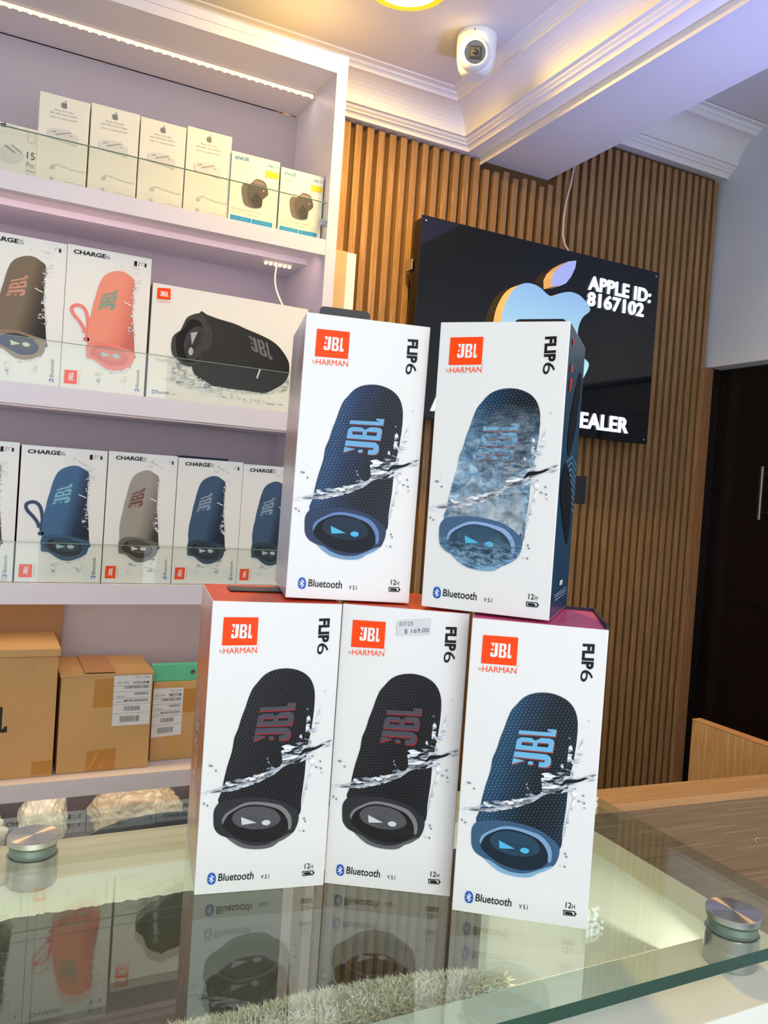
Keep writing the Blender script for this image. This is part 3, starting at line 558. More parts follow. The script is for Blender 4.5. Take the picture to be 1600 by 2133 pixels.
P_NAVY = dict(body=print_body('navy_weave', [(0, (50, 96, 146)), (.18, (26, 60, 104)), (.45, (14, 28, 46)), (.6, (9, 13, 20)), (.8, (18, 24, 32)), (1, (30, 46, 66))], .0058, .19, .057, dots=(40, 56, 80)),
              ring=(48, 64, 92), lip=(120, 156, 196), rim=(104, 132, 184), hole=(16, 22, 32), disc=(34, 50, 68), mark=(84, 184, 226), jbl=(112, 172, 214), edge=(110, 50, 50))
P_BLACK = dict(body=print_body('black_weave', [(0, (40, 38, 40)), (.16, (30, 30, 32)), (.42, (15, 15, 18)), (.6, (10, 10, 12)), (.8, (20, 20, 24)), (1, (34, 33, 36))], .0058, .19, .057, dots=(44, 42, 46)),
               ring=(46, 46, 49), lip=(96, 96, 98), rim=(126, 124, 124), hole=(24, 23, 24), disc=(84, 83, 86), mark=(206, 212, 214), jbl=(76, 74, 84), edge=(160, 40, 40))
P_ICE = dict(P_BLUE); P_ICE.update(ring=(70, 100, 132), lip=(130, 178, 214), rim=(140, 172, 214), hole=(46, 66, 84), disc=(52, 80, 100), mark=(80, 190, 226), jbl=(126, 190, 226), edge=(170, 110, 100))
inkgrey = M('grey_ink', (128, 130, 134), .45)
btblue = M('bluetooth_blue', (28, 92, 184), .42)
wv = water('splash_ink', cover=.5, scale=170); wf = water('splash_faint', cols=((250, 250, 250), (206, 212, 216), (140, 150, 158)), cover=.65, scale=220, seed=4)
wdark = water('splash_dark_streak', cols=((200, 206, 212), (110, 116, 122), (24, 26, 30)), cover=.75, scale=200, seed=9)
spray = mist('spray_ink', ((178, 212, 234), (144, 186, 216), (92, 134, 168)), .18, .38, .50, .72, .95, 120, 2)
spray2 = mist('spray_grey_ink', ((186, 202, 210), (150, 162, 168), (108, 112, 116)), .17, .26, .34, .50, .9, 90, 6)
spray3 = mist('spray_ring_ink', ((150, 196, 224), (100, 140, 170), (50, 66, 84)), .08, .14, .2, .27, .7, 260, 8)
def cm(c, n='ink'): return M('%s_%d_%d_%d' % ((n,)+tuple(c)), c, .5, spec=.2)
def flip_box(label, loc, deg, pal, left, right, top, sticker=False, sprayed=False, tilt=0.0, tab=None):
    t = thing('speaker_box', label, 'box', loc, math.radians(deg), 'boxed speakers stacked on the glass counter')
    if tilt: t.rotation_euler = (0, math.radians(tilt), math.radians(deg))
    m = MB(); m.box(0, 0, 0, W, D, H, bevel=.0007, mats={'L': 1, 'R': 2, 'T': 3, 'F': 0, 'B': 0, 'K': 0})
    m.build('carton', [cardwhite, left, right, top], t)
    A = Art(W, H); F = FLIP
    A.poly(F['body'], pal['body'], 1, 3)
    if sprayed:
        A.poly(F['body'], spray, 2, 3); A.poly([(.17, .27), (.5, .22), (.73, .27), (.745, .42), (.6, .5), (.36, .48), (.24, .40)], spray2, 2.5, 3)
    A.poly(F['ring'], cm(pal['ring']), 3, 3); A.poly(F['lip'], cm(pal['lip']), 4, 2); A.poly(F['rim'], cm(pal['rim']), 4, 2)
    A.poly(F['hole'], cm(pal['hole']), 4, 3); A.poly(F['disc'], cm(pal['disc']), 5, 3)
    if not sprayed:
        for k in range(14):                     # fine ribs on the driver
            q = k/14; A.poly([(.385+q*.3, .262-q*.045+.004), (.388+q*.3, .262-q*.045+.004), (.40+q*.27, .225-q*.04), (.397+q*.27, .225-q*.04)], cm([int(c*.7) for c in pal['disc']]), 6)
    A.poly(F['tri'], cm(pal['mark']), 7); A.poly(F['dot'], cm(pal['mark']), 7, 2)
    q = F['jbl']; sh = [(u+.006, v-.004) for u, v in q]
    A.jbl(sh, cm(pal['edge']), 4); A.jbl(q, cm(pal['jbl']), 5)
    if sprayed:
        A.poly([(.36, .50), (.6, .46), (.78, .54), (.74, .68), (.56, .72), (.44, .66)], spray2_thin, 7, 3); A.poly(F['ring'], spray3, 8, 3)
    A.poly(F['run'], wf, 7, 2); A.poly(F['splash'], wv, 7, 2); A.poly(F['streak'], wdark, 8, 2); A.poly(F['shard'], black, 9, 2)
    for k, (u, v) in enumerate(F['drops']): A.disc(u, v, .008, .0036, inkgrey if k % 3 else wf, 7, 8)
    A.build('speaker_picture', t)
    A = Art(W, H)
    A.poly(F['logo'], orange, 1); A.jbl(F['wlogo'], white, 2); A.text('HARMAN', F['harman'], orange, 1, off=0.0)
    q = F['harman']; A.text('by', [(q[0][0]-.03, q[0][1]), (q[0][0]-.005, q[0][1]), (q[3][0]-.005, q[3][1]-.004), (q[3][0]-.03, q[3][1]-.004)], cm((214, 150, 120)), 1)
    A.disc(.362, .852, .004, .0018, orange, 1, 8)
    A.build('maker_logo', t)
    A = Art(W, H); A.text('FLIP', F['flip'], black, 1, off=.045); A.text('6', F['six'], black, 1); A.build('model_lettering', t)
    A = Art(W, H)
    A.poly(F['bt'], btblue, 1, 3)
    (ux, v1), (_, v0) = F['rune']; hw = .016
    A.stroke([(ux-hw, v1-.0068), (ux+hw, v0+.0068), (ux, v0), (ux, v1), (ux+hw, v1-.0068), (ux-hw, v0+.0068)], .0006, white, 2)
    A.text('Bluetooth', F['btt'], black, 1, off=.01); A.text('V 5.1', F['v5'], black, 1, off=.01)
    A.build('bluetooth_mark', t)
    A = Art(W, H); q = F['h12']; A.text('12', [q[0], A.quadmap(q, .62, 0), A.quadmap(q, .62, 1), q[3]], black, 1, off=.01); A.text('H', [A.quadmap(q, .7, 0), q[1], A.quadmap(q, 1, .72), A.quadmap(q, .7, .72)], black, 1)
    A.stroke(F['bat']+F['bat'][:1], .0006, black, 1); A.poly(F['batf'], black, 1); (a, b), (c, d) = F['bat'][1], F['bat'][2]
    A.poly([(a+.003, b-.004), (a+.012, b-.004), (a+.012, d+.004), (a+.003, d+.004)], black, 1); A.build('battery_mark', t)
    if sticker:
        A = Art(W, H, base=.0009); A.poly([(.44, .905), (.70, .918), (.70, .972), (.44, .955)], M('translucent_sticker', (214, 216, 220), .5), 1)
        A.text('07/25', [(.458, .938), (.565, .944), (.565, .958), (.458, .952)], cm((90, 92, 98)), 2); A.text('$ 169.00', [(.50, .911), (.69, .922), (.69, .94), (.50, .929)], cm((80, 82, 88)), 2)
        A.build('price_sticker', t)
    return t
spray2_thin = mist('spray_thin_ink', ((150, 170, 184), (96, 104, 112), (50, 52, 58)), .44, .52, .60, .74, .6, 240, 12)
def lean(deg, dx, dy): return (dx*math.cos(math.radians(deg))-dy*math.sin(math.radians(deg)), dx*math.sin(math.radians(deg))+dy*math.cos(math.radians(deg)))
GT = -.2862
blackplastic = M('black_hang_tab', (20, 16, 18), .3)
def hang_tab(t, x0, x1, h=.012, y=D-.0012):
    m = MB(); r = .004; pts = [(x0, H-.004), (x1, H-.004), (x1, H+h-r)]
    for k in range(1, 5): a = k/4*math.pi/2; pts.append((x1-r+r*math.cos(a), H+h-r+r*math.sin(a)))
    for k in range(0, 5): a = math.pi/2+k/4*math.pi/2; pts.append((x0+r+r*math.cos(a), H+h-r+r*math.sin(a)))
    n = len(pts); m.poly([(x, y, z) for x, z in pts]); m.poly([(x, y+.0012, z) for x, z in pts][::-1])
    for k in range(n): a, b = pts[k], pts[(k+1) % n]; m.poly([(a[0], y, a[1]), (a[0], y+.0012, a[1]), (b[0], y+.0012, b[1]), (b[0], y, b[1])])
    m.build('hang_tab', blackplastic, t)
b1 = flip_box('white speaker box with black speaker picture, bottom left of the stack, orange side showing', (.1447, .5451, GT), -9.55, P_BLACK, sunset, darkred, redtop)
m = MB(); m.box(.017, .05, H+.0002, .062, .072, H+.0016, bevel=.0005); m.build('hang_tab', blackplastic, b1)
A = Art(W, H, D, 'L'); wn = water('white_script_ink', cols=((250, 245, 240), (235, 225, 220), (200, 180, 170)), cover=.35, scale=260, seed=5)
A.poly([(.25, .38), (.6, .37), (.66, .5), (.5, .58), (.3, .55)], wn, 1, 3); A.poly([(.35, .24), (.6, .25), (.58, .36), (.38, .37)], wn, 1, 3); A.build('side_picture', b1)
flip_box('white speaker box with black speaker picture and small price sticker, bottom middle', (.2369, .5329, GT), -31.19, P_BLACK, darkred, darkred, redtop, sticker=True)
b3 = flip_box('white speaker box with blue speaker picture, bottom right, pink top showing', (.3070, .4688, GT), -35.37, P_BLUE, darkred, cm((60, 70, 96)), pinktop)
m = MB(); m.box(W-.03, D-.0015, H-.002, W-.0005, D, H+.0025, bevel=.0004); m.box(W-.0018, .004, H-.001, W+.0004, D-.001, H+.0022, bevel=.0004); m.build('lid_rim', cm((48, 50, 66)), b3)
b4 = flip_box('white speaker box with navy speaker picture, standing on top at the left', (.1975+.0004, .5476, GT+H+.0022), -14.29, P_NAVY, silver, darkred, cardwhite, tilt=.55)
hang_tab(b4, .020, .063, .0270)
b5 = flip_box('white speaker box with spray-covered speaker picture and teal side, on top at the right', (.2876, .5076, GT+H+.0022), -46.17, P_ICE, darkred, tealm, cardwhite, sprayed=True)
hang_tab(b5, .034, .076, .0232)
A = Art(W, H, D, 'R'); S_ = SID; dk = cm((26, 30, 38)); chev = cm((96, 140, 160))
for k in range(9):
    v = .36+.022*k; A.poly([(.30, v), (.62, v+.03), (.94, v+.002), (.94, v+.010), (.62, v+.038), (.30, v+.008)], chev, 1)
A.poly(S_['b1'], dk, 2, 3); A.poly(S_['b2'], dk, 2, 3); A.poly(S_['r1'], cm((210, 60, 50)), 3); A.poly(S_['r2'], cm((190, 80, 84)), 3); A.poly(S_['r3'], cm((200, 80, 80)), 3); A.poly(S_['w1'], white, 3)
for q in ('l1', 'l2', 'l3'): A.poly(S_[q], cm((190, 206, 214)), 3)
A.build('side_picture', b5)
m = MB(); m.box(W-.006, D-.0002, .082, W+.009, D+.0015, .104, bevel=.0006); m.build('side_tab', blackplastic, b5)

# ------------------------------------------------------------------ glass-topped showcase
CT = -.318
root = thing('glass_showcase', 'white showcase counter with a thick green-edged glass top raised on steel posts', 'counter', (.5665, .354, -ZC))
def cb(m, x0, y0, z0, x1, y1, z1, **k): m.box(x0-.5665, y0-.354, z0+ZC, x1-.5665, y1-.354, z1+ZC, **k)
XL = -.62
cream = M('counter_laminate', (238, 240, 228), .35)
m = MB(); cb(m, .5225, .348, -ZC, .558, .737, CT, bevel=.001); m.build('end_panel', cream, root)
m = MB(); cb(m, XL, .348, -ZC, XL+.03, .737, CT); m.build('end_panel', cream, root)
m = MB(); cb(m, XL+.03, .348, -ZC, .5225, .358, CT-.018, bevel=.0005); m.build('front_panel', cream, root)
m = MB(); cb(m, XL+.03, .348, CT-.018, .5225, .423, CT, bevel=.001); m.build('front_rail', cream, root)
m = MB(); cb(m, XL+.03, .358, -.374, .5225, .482, -.362); m.build('inner_ledge', cream, root)
m = MB(); z0, z1 = CT-.0266+ZC, CT+ZC; xs = []; xx = XL+.03       # board with a chipped lower edge
while xx < .5225: xs.append(xx); xx += .0016+random.random()*.0022
xs.append(.5225); ye, yr = .665-.354, .737-.354
bot = [(a-.5665, ye, z0+(random.random()-.5)*.0016+.0008*noise.noise((a*60, 0, 0))) for a in xs]
top = [(x_, ye, z1) for x_, y_, z_ in bot]
m.poly([top[0], top[-1], (top[-1][0], yr, z1), (top[0][0], yr, z1)]); m.poly([(bot[0][0], yr, z0), (bot[-1][0], yr, z0), (bot[-1][0], ye+.002, z0), (bot[0][0], ye+.002, z0)])
for k in range(len(bot)-1): m.poly([top[k], bot[k], bot[k+1], top[k+1]]); m.poly([bot[k], (bot[k][0], ye+.002, z0), (bot[k+1][0], ye+.002, z0), bot[k+1]])
m.poly([(bot[0][0], yr, z1), (bot[-1][0], yr, z1), (bot[-1][0], yr, z0), (bot[0][0], yr, z0)])
m.build('rear_ledge', cream, root)
m = MB(); cb(m, XL+.03, .722, -.80, .5225, .726, CT-.018); m.build('rear_glass', glass('rear_pane_glass', (.97, .98, .97), 1.5, .6), root)
m = MB(); cb(m, XL+.03, .358, -.82, .5225, .737, -.80); m.build('case_floor', cream, root)
m = MB(); cb(m, XL+.03, .725, -ZC, .5225, .737, -.82); m.build('rear_panel', cream, root)
# the top pane
gt = MB()
gx0, gx1, gy0, gy1, gz0, gz1 = -.62-.5665, .5625-.5665, .3557-.354, .717-.354, GT-.0087+ZC, GT-.0002+ZC
gt.poly([(gx0, gy0, gz1), (gx1, gy0, gz1), (gx1, gy1, gz1), (gx0, gy1, gz1)], 0); gt.poly([(gx0, gy1, gz0), (gx1, gy1, gz0), (gx1, gy0, gz0), (gx0, gy0, gz0)], 0)
P4 = [(gx0, gy0), (gx1, gy0), (gx1, gy1), (gx0, gy1)]
for k in range(4):
    a, b = P4[k], P4[(k+1) % 4]; gt.poly([(a[0], a[1], gz0), (b[0], b[1], gz0), (b[0], b[1], gz1), (a[0], a[1], gz1)], 1 if k == 0 else 2)
topg = glass('counter_glass', (.93, .97, .925), 1.52, 1.6)
gt.build('glass_top', [topg, M('green_glass_edge', (34, 74, 58), .12, coat=.5, vary=.25, vscale=9, stretch=(1, 1, .1)), glass('green_edge_glass', (.87, .915, .85), 1.52, 1.2)], root)
m = MB(); cb(m, XL+.03, .3585, -.3385, .5225, .3600, -.3375); m.build('case_fill_strip', M('led_tape_10', (250, 232, 205)), root)  # added glowing strip to brighten the case interior
l = area('case_fill', (0, 0, 0), (0, .8, -.5), 1.0, .02, 2.6, (1, .96, .88)); l.parent = root; l.location = (-.02-.5665, .368-.354, -.343+ZC)  # added lamp, lifts the fur and the right inner wall
l2 = area('case_rear_fill', (0, 0, 0), (0, -.7, -.7), 1.0, .02, 1.3, (1, .96, .88)); l2.parent = root; l2.location = (-.04-.5665, .714-.354, -.350+ZC)  # second added lamp under the rear ledge, without a fixture
# brushed caps and posts
def radial_steel():
    m = bpy.data.materials.new('turned_steel'); m.use_nodes = True; t, N, L = nt(m); b = N['Principled BSDF']
    b.inputs['Metallic'].default_value = 1; b.inputs['Roughness'].default_value = .28; b.inputs['Base Color'].default_value = (.72, .70, .69, 1)
    b.inputs['Anisotropic'].default_value = .92; tg = N.new('ShaderNodeTangent'); tg.direction_type = 'RADIAL'; tg.axis = 'Z'; L.new(tg.outputs[0], b.inputs['Tangent']); return m
turned = radial_steel()
post_m = M('brushed_post_steel', (190, 192, 190), .22, metal=1)
for cx, cy, lab in ((.0484, .666, 'steel glass clamp at the far left corner, near the shelf'), (.4975, .3935, 'steel glass clamp at the near right corner of the glass')):
    t = thing('glass_clamp', lab, 'clamp', (cx, cy, CT+.0002), group='steel clamps holding the glass top')
    m = MB(); g0 = GT-.0089-CT; m.lathe([(.0182, 0), (.0186, .0005), (.0186, g0-.0008), (.0182, g0-.0003)], split=True); m.build('post', post_m, t)
    m = MB(); m.lathe([(.0170, g0+.0003), (.0170, g0+.0088)], split=True); m.build('washer', M('green_washer', (112, 140, 128), .3), t)
    g1 = GT-CT-.0002; m = MB(); m.lathe([(.0184, g1+.0003), (.0189, g1+.0007), (.0189, g1+.0048), (.0185, g1+.0052)], n=64, split=True); m.build('cap', turned, t)
    for z_ in (): pass

# ------------------------------------------------------------------ faux fur throw inside the case
def fur(x0, x1, yc, zc, ry, rz, n):
    m = MB(); seg = 40
    def R_(u, a): return 1+.13*noise.noise((u*9, math.cos(a)*1.4, math.sin(a)*1.4))
    def P_(u, a, k=1.0):
        e = min(1, 5*min(1-u, 1)+.02)**.5 if u > .8 else 1
        r = R_(u, a)*e*k; return Vector((x0+(x1-x0)*u, yc+ry*r*math.cos(a), zc+rz*r*math.sin(a)))
    rows = [[P_(j/seg, 2*math.pi*k/24, .85) for k in range(24)] for j in range(seg+1)]
    i = []
    for j in range(seg):
        for k in range(24): m.poly([rows[j][k], rows[j+1][k], rows[j+1][(k+1) % 24], rows[j][(k+1) % 24]], 0, True)
    m.poly(rows[-1])
    for q in range(n):
        u = random.random()**.8; a = random.uniform(-.5, math.pi+.6); p = P_(u, a, .86); nrm = Vector((random.gauss(0, .35)+(.6 if u > .96 else 0), math.cos(a)*rz, math.sin(a)*ry)); nrm = Vector((nrm.x, math.cos(a)*.9+random.gauss(0, .4), math.sin(a)+random.gauss(0, .35))).normalized()
        ln = random.uniform(.005, .0095); s_ = nrm.orthogonal().normalized(); s_.rotate(Matrix.Rotation(random.random()*6.28, 3, nrm)); wdt = random.uniform(.0004, .0009)
        bend = Vector((random.gauss(0, .3), random.gauss(0, .3), -.25))*ln*.6
        mid = p+nrm*ln*.55; tip = p+nrm*ln+bend
        m.poly([p-s_*wdt, p+s_*wdt, mid+s_*wdt*.8, mid-s_*wdt*.8]); m.poly([mid-s_*wdt*.8, mid+s_*wdt*.8, tip])
    return m
fm = fur(0, .488, 0, 0, .025, .0165, 24000)
o = fm.build('faux_fur_throw', M('cream_fur', (255, 248, 232), .9, spec=.1)); o.location = (-.146, .4510, -.3370)
tag(o, 'cream faux fur throw rolled along the front inside the glass showcase', 'throw')
# ------------------------------------------------------------------ boxed speakers on the shelves
def print_plain(name, stops, a, b, wd):
    return print_body(name, stops, a, b, wd)
def palc(name, lt, md, dk, ring, lip, hole, disc, mark, jbl, edge, strap=None, sh=(0., 1.)):
    return dict(name=name, lt=lt, md=md, dk=dk, ring=ring, lip=lip, hole=hole, disc=disc, mark=mark, jbl=jbl, edge=edge, strap=strap)
PC = {
 'olive': palc('olive', (124, 108, 88), (78, 66, 52), (34, 28, 24), (150, 130, 104), (60, 66, 96), (40, 48, 96), (60, 66, 80), (214, 220, 190), (206, 150, 130), (200, 190, 180)),
 'pink': palc('pink', (240, 150, 128), (230, 130, 112), (196, 110, 96), (240, 140, 128), (246, 150, 138), (222, 110, 104), (226, 130, 116), (170, 212, 206), (128, 170, 146), (214, 150, 168), strap=(240, 138, 128)),
 'blue': palc('blue', (62, 104, 144), (34, 52, 84), (24, 34, 52), (58, 92, 124), (86, 130, 156), (28, 46, 62), (50, 74, 92), (160, 200, 206), (126, 186, 206), (190, 196, 206), strap=(62, 78, 110)),
 'grey': palc('grey', (160, 154, 146), (128, 122, 116), (60, 56, 56), (110, 104, 98), (96, 90, 84), (48, 46, 46), (84, 80, 78), (220, 222, 218), (120, 84, 80), (196, 196, 200)),
 'navy': palc('navy', (60, 86, 118), (32, 46, 70), (24, 32, 48), (52, 68, 84), (52, 70, 84), (24, 34, 44), (44, 58, 70), (190, 204, 206), (138, 158, 178), (180, 186, 196)),
}
edgew = water('edge_splash', cols=((246, 246, 248), (190, 188, 200), (90, 84, 96)), cover=.42, scale=210, seed=3)  # printed splash along the barrel's right edge
foamw = water('foam_ink', cols=((244, 244, 240), (196, 196, 196), (130, 130, 130)), cover=.36, scale=150, seed=7)
hazew = water('haze_ink', cols=((236, 232, 230), (214, 210, 212), (186, 184, 190)), cover=.28, scale=90, seed=8, alpha=.7)
orangeside = M('orange_side_print', (150, 46, 30), .4)
def charge_box(label, x0, x1, z0, z1, pc, title, num, y=1.484, depth=.11, shift=0.0, sc=1.0, phone=False, grp='boxed speakers on the display shelves', clipx=None, topc=None):
    Wc, Hc = x1-x0, z1-z0; c = CHG; p = PC[pc]
    t = thing('speaker_box', label, 'box', (x0, y, z0+.0002), 0, grp)
    m = MB(); m.box(0, 0, 0, Wc, depth, Hc, bevel=.0008, mats={'L': 1, 'R': 1, 'T': 2 if topc else 0}); m.build('carton', [cardwhite, orangeside]+([topc] if topc else []), t)
    def X(pts): return [(shift+u*sc, v) for u, v in pts]
    body = print_body('barrel_'+p['name']+str(int(Wc*1e4)), [(0, p['lt']), (.3, p['lt']), (.62, p['md']), (.85, p['dk']), (1, p['dk'])], Wc*(shift+.20*sc), .22, Wc*.50*sc)
    A = Art(Wc, Hc)
    if p['strap']:
        st = [(u*Wc, v*Hc) for u, v in X(smoothpts(c['strap'], 3)[:-3])]; A.stroke([(a/Wc, b/Hc) for a, b in st], .0058, cm(p['strap']), 1)
        u, v = X([(.275, .36)])[0]; A.disc(u, v, .035, .016, cm([int(q*.85) for q in p['strap']]), 2)
    A.poly(X(c['haze']), hazew, 1, 3)
    A.poly(X(c['body']), body, 2, 3); A.poly(X(c['ring']), cm(p['ring']), 3, 3); A.poly(X(c['hole']), cm(p['hole']), 4, 3); A.poly(X(c['disc']), cm(p['disc']), 5, 3)
    A.poly(X(c['tri']), cm(p['mark']), 6); A.poly(X(c['dot']), cm(p['mark']), 6, 2); A.poly(X(c['edge']), edgew, 6, 2); A.poly(X(c['mark']), white, 7); A.poly(X(c['foam']), foamw, 1, 2)
    A.jbl(X(c['jbl']), cm(p['jbl']), 5)
    A.build('speaker_picture', t)
    A = Art(Wc, Hc); A.poly(c['logo'], orange, 1); A.jbl(c['wlogo'], white, 2); A.text('HARMAN', c['har'], cm((226, 140, 100)), 1); A.build('maker_logo', t)
    A = Art(Wc, Hc); k = 1.0 if phone else 1.02; A.text('CHARGE', [(u*k+(0 if phone else .03), v) for u, v in c['title']], black, 1, off=.035); A.text(num, [(u*k+(0 if phone else .03), v) for u, v in c['num']], inkgrey, 1); A.build('model_lettering', t)
    A = Art(Wc, Hc)
    if phone: A.poly(c['phone'], black, 1); A.disc(.826, .889, .006, .008, white, 2, 6); A.poly(c['slash'], cm((220, 90, 60)), 1)
    A.poly(c['batt'], black, 1); A.stroke([c['bars'][0], c['bars'][3], c['bars'][2], c['bars'][1]], .0006, inkgrey, 1); A.build('battery_mark', t)
    A = Art(Wc, Hc); A.poly(c['bt'], btblue, 1, 2); A.poly([(u*.55+.45*.912, v*.5+.5*.039) for u, v in c['bt']], white, 2, 2); A.text('Bluetooth', c['btt'], cm((70, 72, 76)), 1); A.build('bluetooth_mark', t)
    return t
r2 = .1430; r3 = -.1903
charge_box('tall white box with olive-brown speaker picture, leftmost on the second shelf', -.040, .1063, r2, .3870, 'olive', 'CHARGE', '5', shift=.02, sc=.95, y=1.490)
charge_box('tall white box with pink speaker picture and strap on the second shelf', .1068, .2470, r2, .3885, 'pink', 'CHARGE', '6', phone=True, y=1.490)
charge_box('white speaker box cut by the left edge of the picture on the third shelf', -.086, .0507, r3, .0440, 'grey', 'CHARGE', '6', phone=True)
charge_box('white box with blue speaker picture and wrist strap on the third shelf', .0535, .1915, r3, .0415, 'blue', 'CHARGE', '6', phone=True, sc=.98)
charge_box('white box with grey speaker picture, third shelf, right of the blue strapped one', .1930, .3135, r3, .0425, 'grey', 'CHARGE', '5', shift=-.07)
charge_box('white box with navy speaker picture and raised blue lid, third shelf', .3145, .4360, r3, .0410, 'navy', 'CHARGE', '5', shift=-.07, topc=cm((36, 56, 86)))
charge_box('white box with navy speaker picture, rightmost on the third shelf', .4365, .5560, r3, .0385, 'navy', 'CHARGE', '5', shift=-.07)
o = thing('box_lid_flap', 'raised dark blue lid flap on top of a navy speaker box', 'lid', (.372, 1.52, .0415))
m = MB(); m.box(-.045, 0, 0, .045, .05, .005, bevel=.002); m.build('flap', cm((30, 44, 70)), o)
# wide box with the black speaker lying down
Wx, Hx = .296, .2050
t = thing('speaker_box', 'wide white box with black lying speaker picture on the second shelf', 'box', (.2512, 1.490, r2+.0002), 0, 'boxed speakers on the display shelves')
m = MB(); m.box(0, 0, 0, Wx, .14, Hx, bevel=.0008); m.build('carton', [cardwhite], t)
m = MB(); pts = []
for k in range(13): a = math.pi*k/12; pts.append((.112-.024*math.cos(a), .06, Hx-.004+.012*math.sin(a)))
m.tube(pts, .0045); m.build('carry_handle', blackplastic, t)
A = Art(Wx, Hx); x_ = XTR
xb = print_body('black_barrel', [(0, (46, 46, 46)), (.5, (42, 42, 42)), (1, (26, 26, 26))], 0, 0, Wx)
A.poly(x_['splash'], water('wide_splash', cols=((226, 230, 226), (186, 194, 190), (130, 138, 136)), cover=.5, scale=120, seed=5), 1, 2)
A.poly(x_['body'], xb, 2, 3); A.poly(x_['ring'], cm((64, 64, 62)), 3, 3); A.poly(x_['hole'], cm((20, 20, 20)), 4, 3); A.poly(x_['disc'], cm((66, 62, 68)), 5, 3)
d0 = x_['disc']; cu, cv = sum(p[0] for p in d0)/len(d0), sum(p[1] for p in d0)/len(d0)
for k in range(-6, 7):
    A.stroke([(cu-.045+k*.004, cv-.03+k*.016), (cu+.045+k*.004-abs(k)*.004, cv+.035+k*.016)], .0009, cm((34, 32, 36)), 6)
A.poly(x_['tri'], cm((176, 176, 176)), 7); A.poly(x_['dot'], cm((176, 176, 176)), 7, 2); A.jbl(x_['jbl'], cm((110, 112, 116)), 4); A.poly(x_['mark'], white, 4)
A.poly([(.15, .30), (.30, .24), (.42, .16), (.60, .10), (.86, .08), (.8, .06), (.5, .07), (.3, .12), (.16, .22)], wv, 5, 2)
A.build('speaker_picture', t)
A = Art(Wx, Hx); A.poly(x_['logo'], orange, 1); A.jbl(x_['wlogo'], white, 2); A.text('HARMAN', x_['har'], cm((224, 120, 90)), 1); A.build('maker_logo', t)
A = Art(Wx, Hx); A.poly(x_['bt'], btblue, 1, 2); A.poly([(u*.55+.45*.0405, v*.55+.45*.055) for u, v in x_['bt']], white, 2, 2); A.text('Bluetooth', x_['btt'], cm((60, 62, 66)), 1); A.text('V 5.3', x_['v5'], cm((90, 90, 94)), 1); A.build('bluetooth_mark', t)

# ------------------------------------------------------------------ phone chargers on the top shelf
APPLE_BODY = [(.50, .80), (.60, .84), (.72, .87), (.84, .85), (.95, .76), (.87, .68), (.83, .58), (.84, .46), (.90, .36), (.98, .30), (.93, .18), (.85, .07), (.75, 0), (.64, .0), (.52, .05), (.40, .01), (.28, .0), (.16, .10), (.06, .26), (.01, .44), (.02, .62), (.10, .78), (.22, .86), (.36, .86)]
APPLE_LEAF = [(.50, .90), (.50, 1.02), (.56, 1.14), (.66, 1.22), (.76, 1.24), (.75, 1.12), (.69, 1.0), (.60, .92)]
lg = cm((186, 188, 186)); lg2 = cm((204, 206, 204)); dg = cm((120, 122, 122)); mg = cm((150, 150, 150)); chargerbox = M('charger_carton', (222, 222, 214), .4, coat=.1)
def apple_box(label, x0, x1, z1):
    Wc, Hc = x1-x0, z1-.483; t = thing('charger_box', label, 'box', (x0, 1.499, .4828), 0, 'white phone charger boxes on the top shelf')
    m = MB(); m.box(0, 0, 0, Wc, .045, Hc, bevel=.0006); m.build('carton', [chargerbox], t)
    a = APL; A = Art(Wc, Hc); cu, cv = a['logo'][0]; sx, sy = .010/Wc, .0105/Hc
    for s_ in (APPLE_BODY, APPLE_LEAF): A.poly([(cu+(x-.5)*sx, cv+(y-.5)*sy) for x, y in s_], dg, 1, 2)
    A.build('emblem', t)
    A = Art(Wc, Hc); A.text('iPhone 14 Pro Max', a['t1'], dg, 1); A.text('20W USB-C Power Adapter', a['t2'], dg, 1); A.text('USB-C to Lightning Cable', a['t3'], dg, 1); A.build('lettering', t)
    A = Art(Wc, Hc); A.poly(a['plug'], lg2, 1, 3); A.poly(a['pl1'], mg, 2); A.poly(a['pl2'], mg, 2); A.poly(a['pl3'], mg, 2); A.build('plug_picture', t); A = Art(Wc, Hc)
    A.stroke(a['cab1'], .0012, lg, 1); A.poly(a['plg'], lg, 2); A.poly(a['sq'], lg, 1); A.stroke(a['cab2'], .0008, lg, 1); A.build('cable_picture', t)
    return t, Wc, Hc
clearfilm = M('clear_film', (226, 220, 226), .2)
apple_box('white phone charger box, tallest at the left, right of the small square one', .0506, .1300, .6345)
apple_box('white phone charger box, second from the left of the four tall ones', .1326, .2130, .6375)
apple_box('white phone charger box, third from the left, its top slightly lower', .2152, .2950, .6360)
t, Wc, Hc = apple_box('white phone charger box with clear hanging tab, rightmost of the four tall ones', .2970, .3790, .6410)
m = MB(); m.box(Wc*.22, .02, Hc, Wc*.62, .0204, Hc+.012); m.build('hang_tab', glass('hang_tab_film', (.93, .91, .93), 1.5, 2.0), t)
Wc, Hc = .128, .0845
t = thing('charger_box', 'short white charger box with the number 15, leftmost on the top shelf', 'box', (-.0778, 1.497, .4828), 0, 'white phone charger boxes on the top shelf')
m = MB(); m.box(0, 0, 0, Wc, .05, Hc, bevel=.0006); m.build('carton', [chargerbox], t)
A = Art(Wc, Hc); A.text('15', [(.89, .40), (.985, .40), (.985, .54), (.89, .54)], cm((70, 70, 70)), 1); A.text('Pro', [(.89, .24), (.98, .24), (.98, .35), (.89, .35)], dg, 1)
A.text('(Max)', [(.885, .13), (.99, .13), (.99, .20), (.885, .20)], mg, 1); A.text('(Plus)', [(.885, .04), (.99, .04), (.99, .11), (.885, .11)], mg, 1)
